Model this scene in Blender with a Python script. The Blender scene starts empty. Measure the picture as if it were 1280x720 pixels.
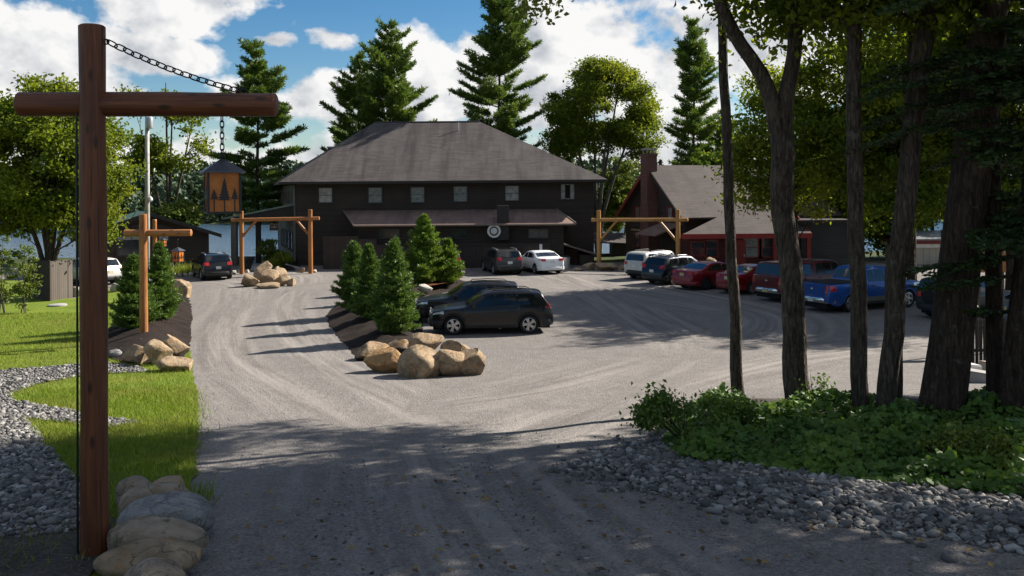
import bpy, bmesh, math, random
import numpy as np
from mathutils import Vector, Matrix, noise, geometry

SC = bpy.context.scene
COL = SC.collection
R = math.radians
# ------------------------------------------------------------------ camera
FPX, HX, HY, CZ, ROLL = 1100.0, 640.0, 239.0, 5.4, 0.008
cd = bpy.data.cameras.new("camera")
cam = bpy.data.objects.new("camera", cd); COL.objects.link(cam)
cd.sensor_width = 36.0; cd.lens = FPX / 1280 * 36.0
cd.shift_y = -(360 - HY) / 1280.0
cd.clip_start = 0.1; cd.clip_end = 6000
cam.matrix_world = Matrix.Translation((0, 0, CZ)) @ Matrix.Rotation(R(90), 4, 'X') @ Matrix.Rotation(-ROLL, 4, 'Z')
SC.camera = cam
SC.view_settings.view_transform = 'Standard'; SC.view_settings.look = 'None'
SC.view_settings.gamma = 1.0; SC.view_settings.exposure = 1.2
SC.view_settings.use_curve_mapping = False
# ------------------------------------------------------------------ sun and sky
SUN_EL, SUN_AZ = 35.0, 60.0          # azimuth clockwise from +Y (straight away from the camera)
sdir = Vector((math.sin(R(SUN_AZ)) * math.cos(R(SUN_EL)), math.cos(R(SUN_AZ)) * math.cos(R(SUN_EL)), math.sin(R(SUN_EL))))
sl = bpy.data.lights.new("sun", 'SUN'); sl.energy = 5.0; sl.angle = R(0.53); sl.color = (1.0, 0.93, 0.83)
so = bpy.data.objects.new("sun", sl); COL.objects.link(so)
so.rotation_euler = (-sdir).to_track_quat('-Z', 'Y').to_euler()
so.location = (60, 40, 80)
W = bpy.data.worlds.new("World"); SC.world = W; W.use_nodes = True
def build_world():
    nt = W.node_tree; nt.nodes.clear(); L = nt.links
    def N(t, **k):
        n = nt.nodes.new(t)
        for a, b in k.items(): setattr(n, a, b)
        return n
    def M(op, a, b=None, c=None, clamp=False):
        n = N('ShaderNodeMath', operation=op); n.use_clamp = clamp
        for i, v in enumerate((a, b, c)):
            if v is None: continue
            if isinstance(v, (int, float)): n.inputs[i].default_value = v
            else: L.new(v, n.inputs[i])
        return n.outputs[0]
    def mix(f, a, b):
        n = N('ShaderNodeMix', data_type='RGBA')
        for s, v in ((n.inputs[0], f), (n.inputs[6], a), (n.inputs[7], b)):
            if isinstance(v, (tuple, float, int)): s.default_value = v
            else: L.new(v, s)
        return n.outputs[2]
    sky = N('ShaderNodeTexSky', sky_type='NISHITA'); sky.sun_disc = False
    sky.sun_elevation = R(SUN_EL); sky.sun_rotation = R(SUN_AZ)
    sky.altitude = 400; sky.air_density = 1.0; sky.dust_density = 0.3; sky.ozone_density = 2.0
    hs = N('ShaderNodeHueSaturation'); hs.inputs['Saturation'].default_value = 1.4; hs.inputs['Value'].default_value = 0.9
    L.new(sky.outputs[0], hs.inputs['Color'])
    tc = N('ShaderNodeTexCoord'); D = tc.outputs['Generated']
    sp = N('ShaderNodeSeparateXYZ'); L.new(D, sp.inputs[0]); x, y, z = sp.outputs
    az = M('ARCTAN2', x, y); el = M('ARCSINE', z)
    mp = N('ShaderNodeMapping'); L.new(D, mp.inputs[0]); mp.inputs['Scale'].default_value = (1, 1, 1.35)
    n1 = N('ShaderNodeTexNoise'); n1.inputs['Scale'].default_value = 9.0; n1.inputs['Detail'].default_value = 10; n1.inputs['Roughness'].default_value = 0.56
    n1.inputs['Distortion'].default_value = 0.0
    L.new(mp.outputs[0], n1.inputs['Vector'])
    mp2 = N('ShaderNodeMapping'); L.new(D, mp2.inputs[0]); mp2.inputs['Scale'].default_value = (1, 1, 1.35); mp2.inputs['Location'].default_value = (0.016, 0.008, 0.022)
    n2 = N('ShaderNodeTexNoise'); n2.inputs['Scale'].default_value = 9.0; n2.inputs['Detail'].default_value = 6; n2.inputs['Roughness'].default_value = 0.55
    n2.inputs['Distortion'].default_value = 0.0
    L.new(mp2.outputs[0], n2.inputs['Vector'])
    blobs = [(30, 70, 150, 75), (225, 0, 150, 42), (190, 68, 90, 26), (345, 48, 38, 14), (415, 48, 42, 22), (545, 105, 95, 80),
             (400, 118, 100, 38), (745, 80, 150, 105), (640, 120, 110, 70), (840, 140, 110, 110), (330, 125, 80, 35), (130, 120, 70, 40),
             (960, 60, 130, 90), (640, 205, 900, 45), (590, 55, 45, 25), (-250, 60, 200, 90), (1500, 40, 260, 110)]
    dens = None
    for px, py, rx, ry in blobs:
        a = math.atan((px - HX) / FPX); e = math.atan((HY - py) / math.hypot(FPX, px - HX))
        da = M('MULTIPLY', M('SUBTRACT', az, a), FPX / rx); de = M('MULTIPLY', M('SUBTRACT', el, e), FPX / ry)
        r = M('SQRT', M('ADD', M('MULTIPLY', da, da), M('MULTIPLY', de, de)))
        d = M('SUBTRACT', 1.0, r)
        dens = d if dens is None else M('MAXIMUM', dens, d)
    # cloud added outside the framed patch, high up and behind, for whiter fill light
    hi = M('MULTIPLY', M('SUBTRACT', el, 0.30), 3.0, clamp=True); bk = M('MULTIPLY', M('SUBTRACT', 0.15, y), 3.0, clamp=True)
    dens = M('MAXIMUM', dens, M('ADD', -0.55, M('MULTIPLY', M('MAXIMUM', hi, bk), 0.62)))
    q = M('ADD', M('MULTIPLY', dens, 0.75), M('MULTIPLY', M('SUBTRACT', n1.outputs[0], 0.5), 2.6))
    cov = M('MULTIPLY', M('SUBTRACT', q, 0.04), 4.6, clamp=True)
    cov = M('SMOOTH_MIN', cov, 1.0, 0.1)
    sh = M('ADD', M('MULTIPLY', M('SUBTRACT', n1.outputs[0], n2.outputs[0]), 4.5), M('SUBTRACT', 0.85, M('MULTIPLY', q, 0.22)), clamp=True)
    cl = mix(sh, (3.7, 4.0, 4.5, 1), (8.5, 8.4, 8.3, 1))
    # clouds fade out at the horizon
    up = M('MULTIPLY', M('SUBTRACT', z, -0.02), 30.0, clamp=True)
    col = mix(M('MULTIPLY', cov, up), hs.outputs[0], cl)
    bg = N('ShaderNodeBackground'); bg.inputs['Strength'].default_value = 0.05
    L.new(col, bg.inputs['Color'])
    o = N('ShaderNodeOutputWorld'); L.new(bg.outputs[0], o.inputs[0])
build_world()

# ------------------------------------------------------------------ terrain
_py = np.array([-80, -30, 0, 8.4, 14, 20, 26, 32, 38, 76, 81, 92, 104, 140, 276, 290, 340, 450, 600, 900], float)
_pz = np.array([6.5, 4.6, 2.75, 1.9, 1.25, .65, .24, .03, 0, 0, -.6, -3.2, -4.9, -7, -7, -4.3, 0, 9, 14, 16], float)
_gy = np.linspace(-80, 900, 9801)
_gz = np.interp(_gy, _py, _pz)
_k = np.hanning(43); _k /= _k.sum()
_gz = np.convolve(np.pad(_gz, 21, mode='edge'), _k, mode='valid')
def H(x, y):
    x = np.asarray(x, float); y = np.asarray(y, float)
    z = np.interp(y, _gy, _gz)
    # bank the wood stands on, right of the drive
    cx = 3.6 + np.clip((17.5 - y), -3, 8) * 0.25
    b = 1 / (1 + np.exp(-(x - cx - 2.0) * 1.6)) * np.exp(-((y - 16.5) / 4.2) ** 2)
    z = z + 0.38 * b
    z = z + 10 * np.clip((y - 300) / 200, 0, 1) * 0.22 * np.sin(x * 0.012 + 1.9)
    return z
def ray(px, py):
    u = (px - HX) / FPX; v = (HY - py) / FPX
    c, s = math.cos(ROLL), math.sin(ROLL)
    return u * c + v * s, -u * s + v * c
def P(px, py, d):
    u, v = ray(px, py); return Vector((u * d, d, CZ + v * d))
_t = np.concatenate([np.arange(3, 90, .02)])
def G(px, py):
    u, v = ray(px, py)
    f = CZ + v * _t - H(u * _t, _t)
    i = int(np.argmax(f < 0)); d = float(_t[i]) if f[i] < 0 else 90.0
    return Vector((u * d, d, float(H(u * d, d))))
def XD(px, d):
    return (px - HX) / FPX * d
def gz(x, y): return float(H(x, y))

# ------------------------------------------------------------------ mesh helpers
def mk(name, V, F, mat, parent=None, smooth=False, local=False, attrs=None, angle=None, uv=None):
    """one mesh object from arrays; V in world space unless local (then the parent's own space)"""
    V = np.asarray(V, float).reshape(-1, 3)
    if parent is not None and not local: V = V - np.array(parent.location)
    Fs = F if isinstance(F, list) and len(F) and isinstance(F[0], np.ndarray) and F[0].ndim == 2 else None
    me = bpy.data.meshes.new(name)
    if Fs is None and isinstance(F, np.ndarray): Fs = [F]
    if Fs is not None:
        li = np.concatenate([f.ravel() for f in Fs]).astype(np.int32)
        lt = np.concatenate([np.full(len(f), f.shape[1], np.int32) for f in Fs])
    else:
        li = np.array([i for f in F for i in f], np.int32); lt = np.array([len(f) for f in F], np.int32)
    ls = np.concatenate([[0], np.cumsum(lt)[:-1]]).astype(np.int32)
    me.vertices.add(len(V)); me.vertices.foreach_set('co', V.astype(np.float32).ravel())
    me.loops.add(len(li)); me.loops.foreach_set('vertex_index', li)
    me.polygons.add(len(lt)); me.polygons.foreach_set('loop_start', ls); me.polygons.foreach_set('loop_total', lt)
    me.update(calc_edges=True)
    if attrs:
        for k, a in attrs.items():
            a = np.asarray(a, np.float32)
            at = me.attributes.new(k, 'FLOAT' if a.ndim == 1 else 'FLOAT_VECTOR', 'POINT')
            at.data.foreach_set('value' if a.ndim == 1 else 'vector', a.ravel())
    me.polygons.foreach_set('use_smooth', np.full(len(lt), bool(smooth or angle)))
    if angle: me.set_sharp_from_angle(angle=R(angle))
    if isinstance(mat, (list, tuple)):
        for m in mat: me.materials.append(m)
    else: me.materials.append(mat)
    me.validate()
    o = bpy.data.objects.new(name, me); COL.objects.link(o)
    if parent is not None: o.parent = parent
    return o
def thing(name, label, cat, loc=(0, 0, 0), rotz=0, group=None):
    o = bpy.data.objects.new(name, None); COL.objects.link(o)
    o.location = loc; o.rotation_euler = (0, 0, rotz); o.empty_display_size = .2
    return tag(o, label, cat, group)
def tag(o, label, cat, group=None):
    o['label'] = label; o['category'] = cat
    if group: o['group'] = group
    return o
def kind(o, k): o['kind'] = k; return o
def copy_tree(o, parent=None):
    c = o.copy(); COL.objects.link(c); c.parent = parent
    for ch in list(o.children): copy_tree(ch, c)
    return c
class MB:
    def __init__(s): s.V = []; s.F = []; s.n = 0
    def add(s, V, F):
        V = [tuple(v) for v in V]; s.V += V; s.F += [tuple(i + s.n for i in f) for f in F]; s.n += len(V); return s
    def box(s, a, b, bev=0.0, mtx=None):
        x0, y0, z0 = a; x1, y1, z1 = b
        if bev <= 0:
            V = [(x, y, z) for z in (z0, z1) for y in (y0, y1) for x in (x0, x1)]
            F = [(0, 2, 3, 1), (4, 5, 7, 6), (0, 1, 5, 4), (2, 6, 7, 3), (0, 4, 6, 2), (1, 3, 7, 5)]
        else:
            bm = bmesh.new(); bmesh.ops.create_cube(bm, size=1)
            for v in bm.verts: v.co = Vector(((x0 + x1) / 2 + v.co.x * (x1 - x0), (y0 + y1) / 2 + v.co.y * (y1 - y0), (z0 + z1) / 2 + v.co.z * (z1 - z0)))
            bmesh.ops.bevel(bm, geom=bm.edges[:], offset=bev, segments=2, affect='EDGES')
            bm.verts.index_update(); V = [v.co.copy() for v in bm.verts]; F = [[v.index for v in f.verts] for f in bm.faces]; bm.free()
        if mtx is not None: V = [mtx @ Vector(v) for v in V]
        return s.add(V, F)
    def tube(s, pts, rad, n=8, caps=True):
        V, F = tube(pts, rad, n); s.add(V, F)
        if caps:
            k = s.n - len(V); s.F.append(tuple(k + i for i in range(n - 1, -1, -1))); s.F.append(tuple(s.n - n + i for i in range(n)))
        return s
    def prism(s, poly, axis_vec):
        n = len(poly); a = [Vector(p) for p in poly]; b = [p + Vector(axis_vec) for p in a]
        F = [tuple(range(n - 1, -1, -1)), tuple(range(n, 2 * n))] + [(i, (i + 1) % n, n + (i + 1) % n, n + i) for i in range(n)]
        return s.add(a + b, F)
    def lathe(s, prof, n=24, mtx=None, close=False):
        V = []; F = []
        for r, z in prof:
            for i in range(n):
                a = 2 * math.pi * i / n; v = Vector((r * math.cos(a), r * math.sin(a), z)); V.append(mtx @ v if mtx else v)
        m = len(prof)
        for j in range(m if close else m - 1):
            for i in range(n):
                k = (j + 1) % m
                F.append((j * n + i, j * n + (i + 1) % n, k * n + (i + 1) % n, k * n + i))
        if not close:
            F.append(tuple(range(n - 1, -1, -1))); F.append(tuple((m - 1) * n + i for i in range(n)))
        return s.add(V, F)
    def build(s, name, mat, parent=None, **k):
        o = mk(name, s.V, s.F, mat, parent, **k)
        bm = bmesh.new(); bm.from_mesh(o.data); bmesh.ops.recalc_face_normals(bm, faces=bm.faces[:]); bm.to_mesh(o.data); bm.free()
        return o
def tube(pts, rad, n=8):
    pts = [Vector(p) for p in pts]; m = len(pts)
    if not hasattr(rad, '__len__'): rad = [rad] * m
    V = []; ref = None
    for i, p in enumerate(pts):
        t = (pts[min(i + 1, m - 1)] - pts[max(i - 1, 0)]).normalized()
        if ref is None: ref = t.orthogonal().normalized()
        a = (ref - t * ref.dot(t)).normalized(); ref = a; b = t.cross(a)
        for k in range(n):
            q = 2 * math.pi * k / n; V.append(p + (a * math.cos(q) + b * math.sin(q)) * rad[i])
    F = [(i * n + k, i * n + (k + 1) % n, (i + 1) * n + (k + 1) % n, (i + 1) * n + k) for i in range(m - 1) for k in range(n)]
    return V, F
def smoothline(pts, k=6):
    pts = [Vector(p) for p in pts]; out = []
    for i in range(len(pts) - 1):
        p0 = pts[max(i - 1, 0)]; p1 = pts[i]; p2 = pts[i + 1]; p3 = pts[min(i + 2, len(pts) - 1)]
        for j in range(k):
            t = j / k
            out.append(0.5 * ((2 * p1) + (p2 - p0) * t + (2 * p0 - 5 * p1 + 4 * p2 - p3) * t * t + (3 * p1 - p0 - 3 * p2 + p3) * t ** 3))
    out.append(pts[-1]); return out

# ------------------------------------------------------------------ materials
class NT:
    def __init__(s, name):
        s.m = bpy.data.materials.new(name); s.m.use_nodes = True; s.t = s.m.node_tree; s.t.nodes.clear()
        s.out = s.n('ShaderNodeOutputMaterial')
    def n(s, t, ins=None, **k):
        nd = s.t.nodes.new(t)
        for a, b in k.items(): setattr(nd, a, b)
        for a, b in (ins or {}).items(): s.set(nd.inputs[a], b)
        return nd
    def set(s, sock, v):
        if isinstance(v, bpy.types.NodeSocket): s.t.links.new(v, sock)
        elif isinstance(v, bpy.types.Node): s.t.links.new(v.outputs[0], sock)
        else:
            if sock.type == 'RGBA' and len(v) == 3: v = (*v, 1)
            sock.default_value = v
    def math(s, op, a, b=None, clamp=False):
        nd = s.n('ShaderNodeMath', operation=op); nd.use_clamp = clamp; s.set(nd.inputs[0], a)
        if b is not None: s.set(nd.inputs[1], b)
        return nd.outputs[0]
    def mix(s, f, a, b, blend='MIX'):
        nd = s.n('ShaderNodeMix', data_type='RGBA', blend_type=blend); s.set(nd.inputs[0], f); s.set(nd.inputs[6], a); s.set(nd.inputs[7], b)
        return nd.outputs[2]
    def noise(s, vec, scale, detail=4, rough=.55, dist=0):
        return s.n('ShaderNodeTexNoise', {'Vector': vec, 'Scale': scale, 'Detail': detail, 'Roughness': rough, 'Distortion': dist}).outputs[0]
    def ramp(s, f, pts):
        nd = s.n('ShaderNodeValToRGB'); s.set(nd.inputs[0], f); e = nd.color_ramp.elements
        while len(e) < len(pts): e.new(.5)
        for i, (p, c) in enumerate(pts):
            e[i].position = p; e[i].color = (*c, 1) if len(c) == 3 else c
        return nd.outputs[0]
    def rng(s, f, a, b, c=0, d=1):
        nd = s.n('ShaderNodeMapRange'); nd.clamp = True
        for i, v in enumerate((f, a, b, c, d)): s.set(nd.inputs[i], v)
        return nd.outputs[0]
    def scaled(s, vec, sc):
        return s.n('ShaderNodeMapping', {'Vector': vec, 'Scale': sc}).outputs[0]
    def pos(s): return s.n('ShaderNodeNewGeometry').outputs['Position']
    def obj(s): return s.n('ShaderNodeTexCoord').outputs['Object']
    def attr(s, name): return s.n('ShaderNodeAttribute', attribute_name=name)
    def bump(s, h, strength=.4, dist=.02, normal=None):
        d = {'Height': h, 'Strength': strength, 'Distance': dist}
        if normal is not None: d['Normal'] = normal
        return s.n('ShaderNodeBump', d).outputs[0]
    def bsdf(s, color, rough=.7, spec=.4, normal=None, metal=0, **ins):
        d = {'Base Color': color, 'Roughness': rough, 'Specular IOR Level': spec, 'Metallic': metal}; d.update(ins)
        if normal is not None: d['Normal'] = normal
        return s.n('ShaderNodeBsdfPrincipled', d).outputs[0]
    def done(s, sh): s.t.links.new(sh, s.out.inputs[0]); return s.m
def plain(name, col, rough=.6, spec=.4, metal=0, var=.15, scale=3.0, bump=0, bscale=30, **k):
    t = NT(name); p = t.obj(); f = t.noise(p, scale, 5)
    c = t.mix(t.rng(f, .3, .7), tuple(v * (1 - var) for v in col), tuple(min(1, v * (1 + var)) for v in col))
    nm = t.bump(t.noise(p, bscale, 4), bump, .02) if bump else None
    return t.done(t.bsdf(c, rough, spec, nm, metal, **k))
def m_leaf(name, dark, mid, light, trans=.35, rough=.5):
    t = NT(name); a = t.attr('tint').outputs['Fac']
    c = t.ramp(a, [(0, dark), (.55, mid), (1, light)])
    n = t.noise(t.obj(), .5, 3); c = t.mix(t.rng(n, .35, .7, 0, .45), c, light)
    d = t.bsdf(c, rough, .3)
    tr = t.n('ShaderNodeBsdfTranslucent', {'Color': t.mix(.5, c, t.mix(1, c, (1.0, .95, .25), 'MULTIPLY'))})
    # light passing through a leaf is yellower and stronger than what it reflects
    g = t.n('ShaderNodeMixShader'); t.set(g.inputs[0], trans); t.set(g.inputs[1], d); t.set(g.inputs[2], tr.outputs[0])
    return t.done(g.outputs[0])
def m_bark(name, c0, c1, sc=(9, 9, 1.6)):
    t = NT(name); p = t.scaled(t.obj(), sc); v = t.noise(p, 2.2, 7, .65, .3); w = t.noise(t.obj(), 1.3, 4)
    pl = t.n('ShaderNodeTexVoronoi', {'Vector': t.n('ShaderNodeVectorMath', {0: t.scaled(t.obj(), (13, 13, 3.4)), 1: t.n('ShaderNodeTexNoise', {'Vector': t.obj(), 'Scale': 5.0}).outputs['Color']}, operation='ADD').outputs[0], 'Scale': 1.0}, feature='DISTANCE_TO_EDGE').outputs['Distance']
    c = t.mix(t.rng(v, .35, .68), c0, c1); c = t.mix(t.rng(pl, .0, .2, .4, 0), c, tuple(x * .5 for x in c0))
    li = t.noise(t.obj(), 3.1, 6, .7); c = t.mix(t.rng(w, .55, .75, 0, .4), c, tuple(min(1, x * 1.6 + .01) for x in c1)); c = t.mix(t.rng(li, .6, .68, 0, .5), c, (.15, .155, .12))
    return t.done(t.bsdf(c, .9, .2, t.bump(t.math('ADD', t.math('MULTIPLY', v, .6), t.rng(pl, 0, .25, 0, .5)), .9, .035)))
def m_log(name, c0, c1, c2, rough=.42):
    t = NT(name); o = t.obj(); v = t.noise(t.scaled(o, (14, 14, .7)), 2.0, 6, .6, .4); w = t.noise(t.scaled(o, (3, 3, .5)), 1.5, 4)
    g2 = t.noise(t.scaled(o, (30, 30, .5)), 2.0, 4, .7); c = t.mix(t.rng(v, .36, .64), c0, c1); c = t.mix(t.rng(g2, .45, .65, 0, .5), c, c2); c = t.mix(t.rng(w, .48, .66, 0, .7), c, c2)
    k = t.n('ShaderNodeTexVoronoi', {'Vector': t.scaled(o, (3.5, 3.5, 1.3)), 'Scale': 1.6}).outputs['Distance']
    c = t.mix(t.rng(k, .07, .17, .85, 0), c, (.02, .01, .006))
    crack = t.rng(t.noise(t.scaled(o, (22, 22, .35)), 2.0, 2), .66, .7)
    c = t.mix(crack, c, (.012, .007, .005))
    return t.done(t.bsdf(c, rough, .35, t.bump(t.math('SUBTRACT', v, crack), .5, .015)))
def m_rock(name, c0, c1, c2, moss=0):
    t = NT(name); o = t.obj(); oi = t.n('ShaderNodeObjectInfo').outputs['Random']
    vec = t.n('ShaderNodeVectorMath', {0: o, 1: t.n('ShaderNodeCombineXYZ', {0: t.math('MULTIPLY', oi, 40), 1: oi, 2: t.math('MULTIPLY', oi, 17)}).outputs[0]}, operation='ADD').outputs[0]
    a = t.noise(vec, 2.2, 8, .62, .5); b = t.noise(vec, 14, 6, .7); cc = t.noise(vec, 5, 8, .7, 1.2)
    c = t.mix(t.rng(a, .35, .65), c0, c1); c = t.mix(t.rng(cc, .52, .62, 0, .8), c, c2)
    c = t.mix(t.rng(b, .58, .72, 0, .55), c, tuple(x * .38 for x in c0)); c = t.mix(t.rng(b, .25, .4, .35, 0), c, tuple(min(1, x * 1.35) for x in c1))
    vein = t.math('ABSOLUTE', t.math('SUBTRACT', t.noise(vec, 1.6, 5, .6, 1.0), .5))
    c = t.mix(t.rng(vein, .0, .012, .45, 0), c, tuple(x * .25 for x in c0))
    if moss: c = t.mix(t.rng(t.noise(vec, 4, 5), .58, .66, 0, .7), c, (.04, .05, .015))
    h = t.math('ADD', t.math('MULTIPLY', a, .6), t.math('MULTIPLY', b, .35)); h = t.math('ADD', h, t.rng(vein, 0, .02, -.12, 0))
    return t.done(t.bsdf(c, .88, .2, t.bump(h, 1.0, .13)))
def m_siding(name, c0, c1, pitch=.2, rough=.75, vertical=False):
    t = NT(name); p = t.obj(); s = t.n('ShaderNodeSeparateXYZ', {0: p})
    ax = t.math('ADD', s.outputs[0], s.outputs[1]) if vertical else s.outputs[2]
    q = t.math('DIVIDE', ax, pitch); fr = t.math('FRACT', q); fl = t.math('FLOOR', q)
    w = t.n('ShaderNodeTexWhiteNoise', {'W': fl}, noise_dimensions='1D').outputs['Value']
    n = t.noise(t.scaled(p, (8, 8, .6) if vertical else (.7, .7, 9)), 2, 5); g = t.noise(p, .5, 4)
    f = t.math('ADD', t.math('MULTIPLY', w, .45), t.math('MULTIPLY', n, .55))
    c = t.mix(f, c0, c1); c = t.mix(t.rng(g, .45, .7, 0, .4), c, tuple(min(1, x * 1.45) for x in c1))
    gap = t.rng(fr, .0, .1, 1, 0)
    c = t.mix(t.math('MULTIPLY', gap, .7), c, tuple(x * .3 for x in c0))
    hgt = t.math('SUBTRACT', t.math('MULTIPLY', t.math('SUBTRACT', 1, fr), .6), gap) if not vertical else t.math('SUBTRACT', t.math('MULTIPLY', w, .3), gap)
    return t.done(t.bsdf(c, rough, .3, t.bump(t.math('ADD', hgt, t.math('MULTIPLY', n, .2)), .6, .03)))
def m_shingle(name, c0, c1, stain, su=.9, sv=.16, rough=.85):
    # u runs along the eave, v up the slope (stored per vertex), in metres
    t = NT(name); uv = t.attr('roofuv').outputs['Vector']
    br = t.n('ShaderNodeTexBrick', {'Vector': uv, 'Color1': c0, 'Color2': c1, 'Mortar': tuple(x * .72 for x in c0), 'Scale': 1.0, 'Mortar Size': .012, 'Brick Width': su, 'Row Height': sv, 'Bias': 0.0})
    n = t.noise(t.scaled(uv, (1, .28, 1)), .9, 6, .6); n2 = t.noise(t.scaled(uv, (1, .09, 1)), 1.1, 6, .62); g = t.noise(uv, 14, 4, .7)
    c = t.mix(t.rng(n2, .47, .68, 0, .85), br.outputs[0], stain); c = t.mix(t.rng(n, .5, .75, 0, .45), c, tuple(min(1, x * 1.5) for x in c1))
    c = t.mix(t.rng(g, .3, .7, 0, .45), c, tuple(x * .55 for x in c0))
    return t.done(t.bsdf(c, rough, .35, t.bump(t.math('ADD', br.outputs['Fac'], t.math('MULTIPLY', g, -.5)), .5, .02)))
# ================================================================== ground
rs = np.random.default_rng(7)
def inside(poly, X, Y):
    poly = np.asarray(poly, float); r = np.zeros(np.shape(X), bool); n = len(poly); j = n - 1
    for i in range(n):
        xi, yi = poly[i][:2]; xj, yj = poly[j][:2]
        c = ((yi > Y) != (yj > Y)) & (X < (xj - xi) * (Y - yi) / (yj - yi + 1e-12) + xi)
        r ^= c; j = i
    return r
def polydist(poly, X, Y):
    poly = np.asarray(poly, float)[:, :2]; d = np.full(np.shape(X), 1e9)
    for i in range(len(poly)):
        a = poly[i]; b = poly[(i + 1) % len(poly)]; ab = b - a; L = ab @ ab + 1e-12
        t = np.clip(((X - a[0]) * ab[0] + (Y - a[1]) * ab[1]) / L, 0, 1)
        d = np.minimum(d, np.hypot(X - a[0] - t * ab[0], Y - a[1] - t * ab[1]))
    return d
def gpoly(pxs, step=.2, amp=.09, seed=0):
    """photo points -> ground polygon, resampled with a ragged edge"""
    pts = [G(*p).to_2d() if len(p) == 2 else Vector(p[:2]) for p in pxs]
    out = []
    for i in range(len(pts)):
        a, b = pts[i], pts[(i + 1) % len(pts)]; L = (b - a).length; n = max(1, min(60, int(L / step)))
        for k in range(n):
            q = a.lerp(b, k / n); w = noise.noise_vector(Vector((q.x * 2.1, q.y * 2.1, seed * 7.3))) * amp
            out.append((q.x + w.x, q.y + w.y))
    return out
def sheet(name, poly, mat, off, step=.4, mound=0, mw=1.0, rough=0):
    P2 = np.asarray(poly, float); lo = P2.min(0); hi = P2.max(0)
    gx, gy = np.meshgrid(np.arange(lo[0], hi[0], step), np.arange(lo[1], hi[1], step))
    gx = (gx + rs.uniform(-.2, .2, gx.shape) * step).ravel(); gy = (gy + rs.uniform(-.2, .2, gy.shape) * step).ravel()
    k = inside(poly, gx, gy) & (polydist(poly, gx, gy) > step * .3)
    pts = [Vector(p) for p in poly] + [Vector((a, b)) for a, b in zip(gx[k], gy[k])]
    n = len(poly)
    v, e, f, *_ = geometry.delaunay_2d_cdt(pts, [(i, (i + 1) % n) for i in range(n)], [], 1, 1e-4)
    V = np.array([(q.x, q.y) for q in v]); z = H(V[:, 0], V[:, 1]) + off
    if mound:
        d = polydist(poly, V[:, 0], V[:, 1]); z += mound * np.sin(np.clip(d / mw, 0, 1) * math.pi / 2) ** 1.2
        if rough: z += np.array([noise.noise(Vector((a * 1.5, b * 1.5, 3))) for a, b in V]) * rough * np.clip(d / .3, 0, 1)
    return kind(mk(name, np.column_stack([V, z]), [list(t) for t in f], mat, None, smooth=True), 'structure')

# --- materials of the ground
def m_gravel():
    t = NT("gravel"); p = t.pos(); tr = t.attr('track'); tv = tr.outputs['Vector']
    big = t.noise(p, .22, 4); med = t.noise(p, 1.7, 5, .6)
    v1 = t.n('ShaderNodeTexVoronoi', {'Vector': p, 'Scale': 42.0}); v2 = t.n('ShaderNodeTexVoronoi', {'Vector': p, 'Scale': 17.0})
    c = t.ramp(v1.outputs['Color'], [(.1, (.083, .077, .074)), (.5, (.186, .171, .161)), (.95, (.345, .318, .296))])
    c2 = t.ramp(v2.outputs['Color'], [(.1, (.074, .069, .067)), (.55, (.182, .169, .16)), (.95, (.375, .348, .326))])
    c = t.mix(t.rng(t.noise(p, 6, 3), .45, .65, 0, .6), c, c2)
    c = t.mix(t.rng(big, .3, .7, .1, .55), c, (.181, .165, .153)); c = t.mix(t.rng(med, .35, .7, .35, 0), c, (.10, .09, .083))
    # packed, paler wheel paths following the way cars turn
    s = t.noise(t.scaled(tv, (.10, 2.1, 1)), 1.0, 5, .62); s2 = t.noise(t.scaled(tv, (.25, 7.0, 1)), 1.0, 3)
    wmask = t.attr('trackw').outputs['Fac']
    lite = t.math('MULTIPLY', t.rng(s, .46, .66, 0, .7), wmask); dark = t.math('MULTIPLY', t.rng(s, .36, .48, .55, 0), wmask)
    c = t.mix(lite, c, (.295, .267, .242)); c = t.mix(dark, c, (.115, .103, .094)); c = t.mix(t.math('MULTIPLY', t.rng(s2, .55, .7, 0, .35), wmask), c, (.30, .27, .24))
    h = t.math('ADD', t.math('MULTIPLY', v1.outputs['Distance'], .35), t.math('MULTIPLY', v2.outputs['Distance'], .3)); h = t.math('ADD', h, t.math('MULTIPLY', med, .8)); h = t.math('ADD', h, t.math('MULTIPLY', t.math('MULTIPLY', s, wmask), 1.1))
    return t.done(t.bsdf(c, .95, .15, t.bump(h, .75, .05)))
def m_soil(name, c0, c1, c2, sc=30):
    t = NT(name); p = t.pos(); a = t.noise(p, 1.3, 6); v = t.n('ShaderNodeTexVoronoi', {'Vector': t.scaled(p, (1, 2.2, 1)), 'Scale': float(sc)})
    c = t.mix(t.rng(a, .35, .65), c0, c1); c = t.mix(t.rng(v.outputs['Color'], .6, 1, 0, .8), c, c2)
    return t.done(t.bsdf(c, .95, .15, t.bump(t.math('ADD', v.outputs['Distance'], a), .9, .04)))
def m_lawn():
    t = NT("lawn_turf"); p = t.pos(); a = t.noise(p, .8, 5, .6); b = t.noise(p, 9, 5, .7); c0 = t.mix(t.rng(a, .3, .7), (.09, .14, .012), (.16, .205, .018))
    c = t.mix(t.rng(b, .4, .75, 0, .6), c0, (.08, .12, .012)); c = t.mix(t.rng(t.noise(p, 2.6, 4), .6, .75, 0, .5), c, (.22, .2, .05))
    return t.done(t.bsdf(c, .9, .2, t.bump(b, .8, .05)))
M_GRAVEL = m_gravel(); M_LAWN = m_lawn()
M_MULCH = m_soil("mulch", (.018, .013, .011), (.034, .024, .02), (.07, .05, .04)); M_SOIL = m_soil("dark_soil", (.05, .043, .037), (.095, .082, .07), (.17, .15, .135), 24)
M_MULCHR = m_soil("red_mulch", (.09, .03, .014), (.16, .055, .022), (.24, .1, .05)); M_GROUND = m_soil("rough_ground", (.03, .045, .014), (.055, .075, .02), (.05, .04, .03), 8)

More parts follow.
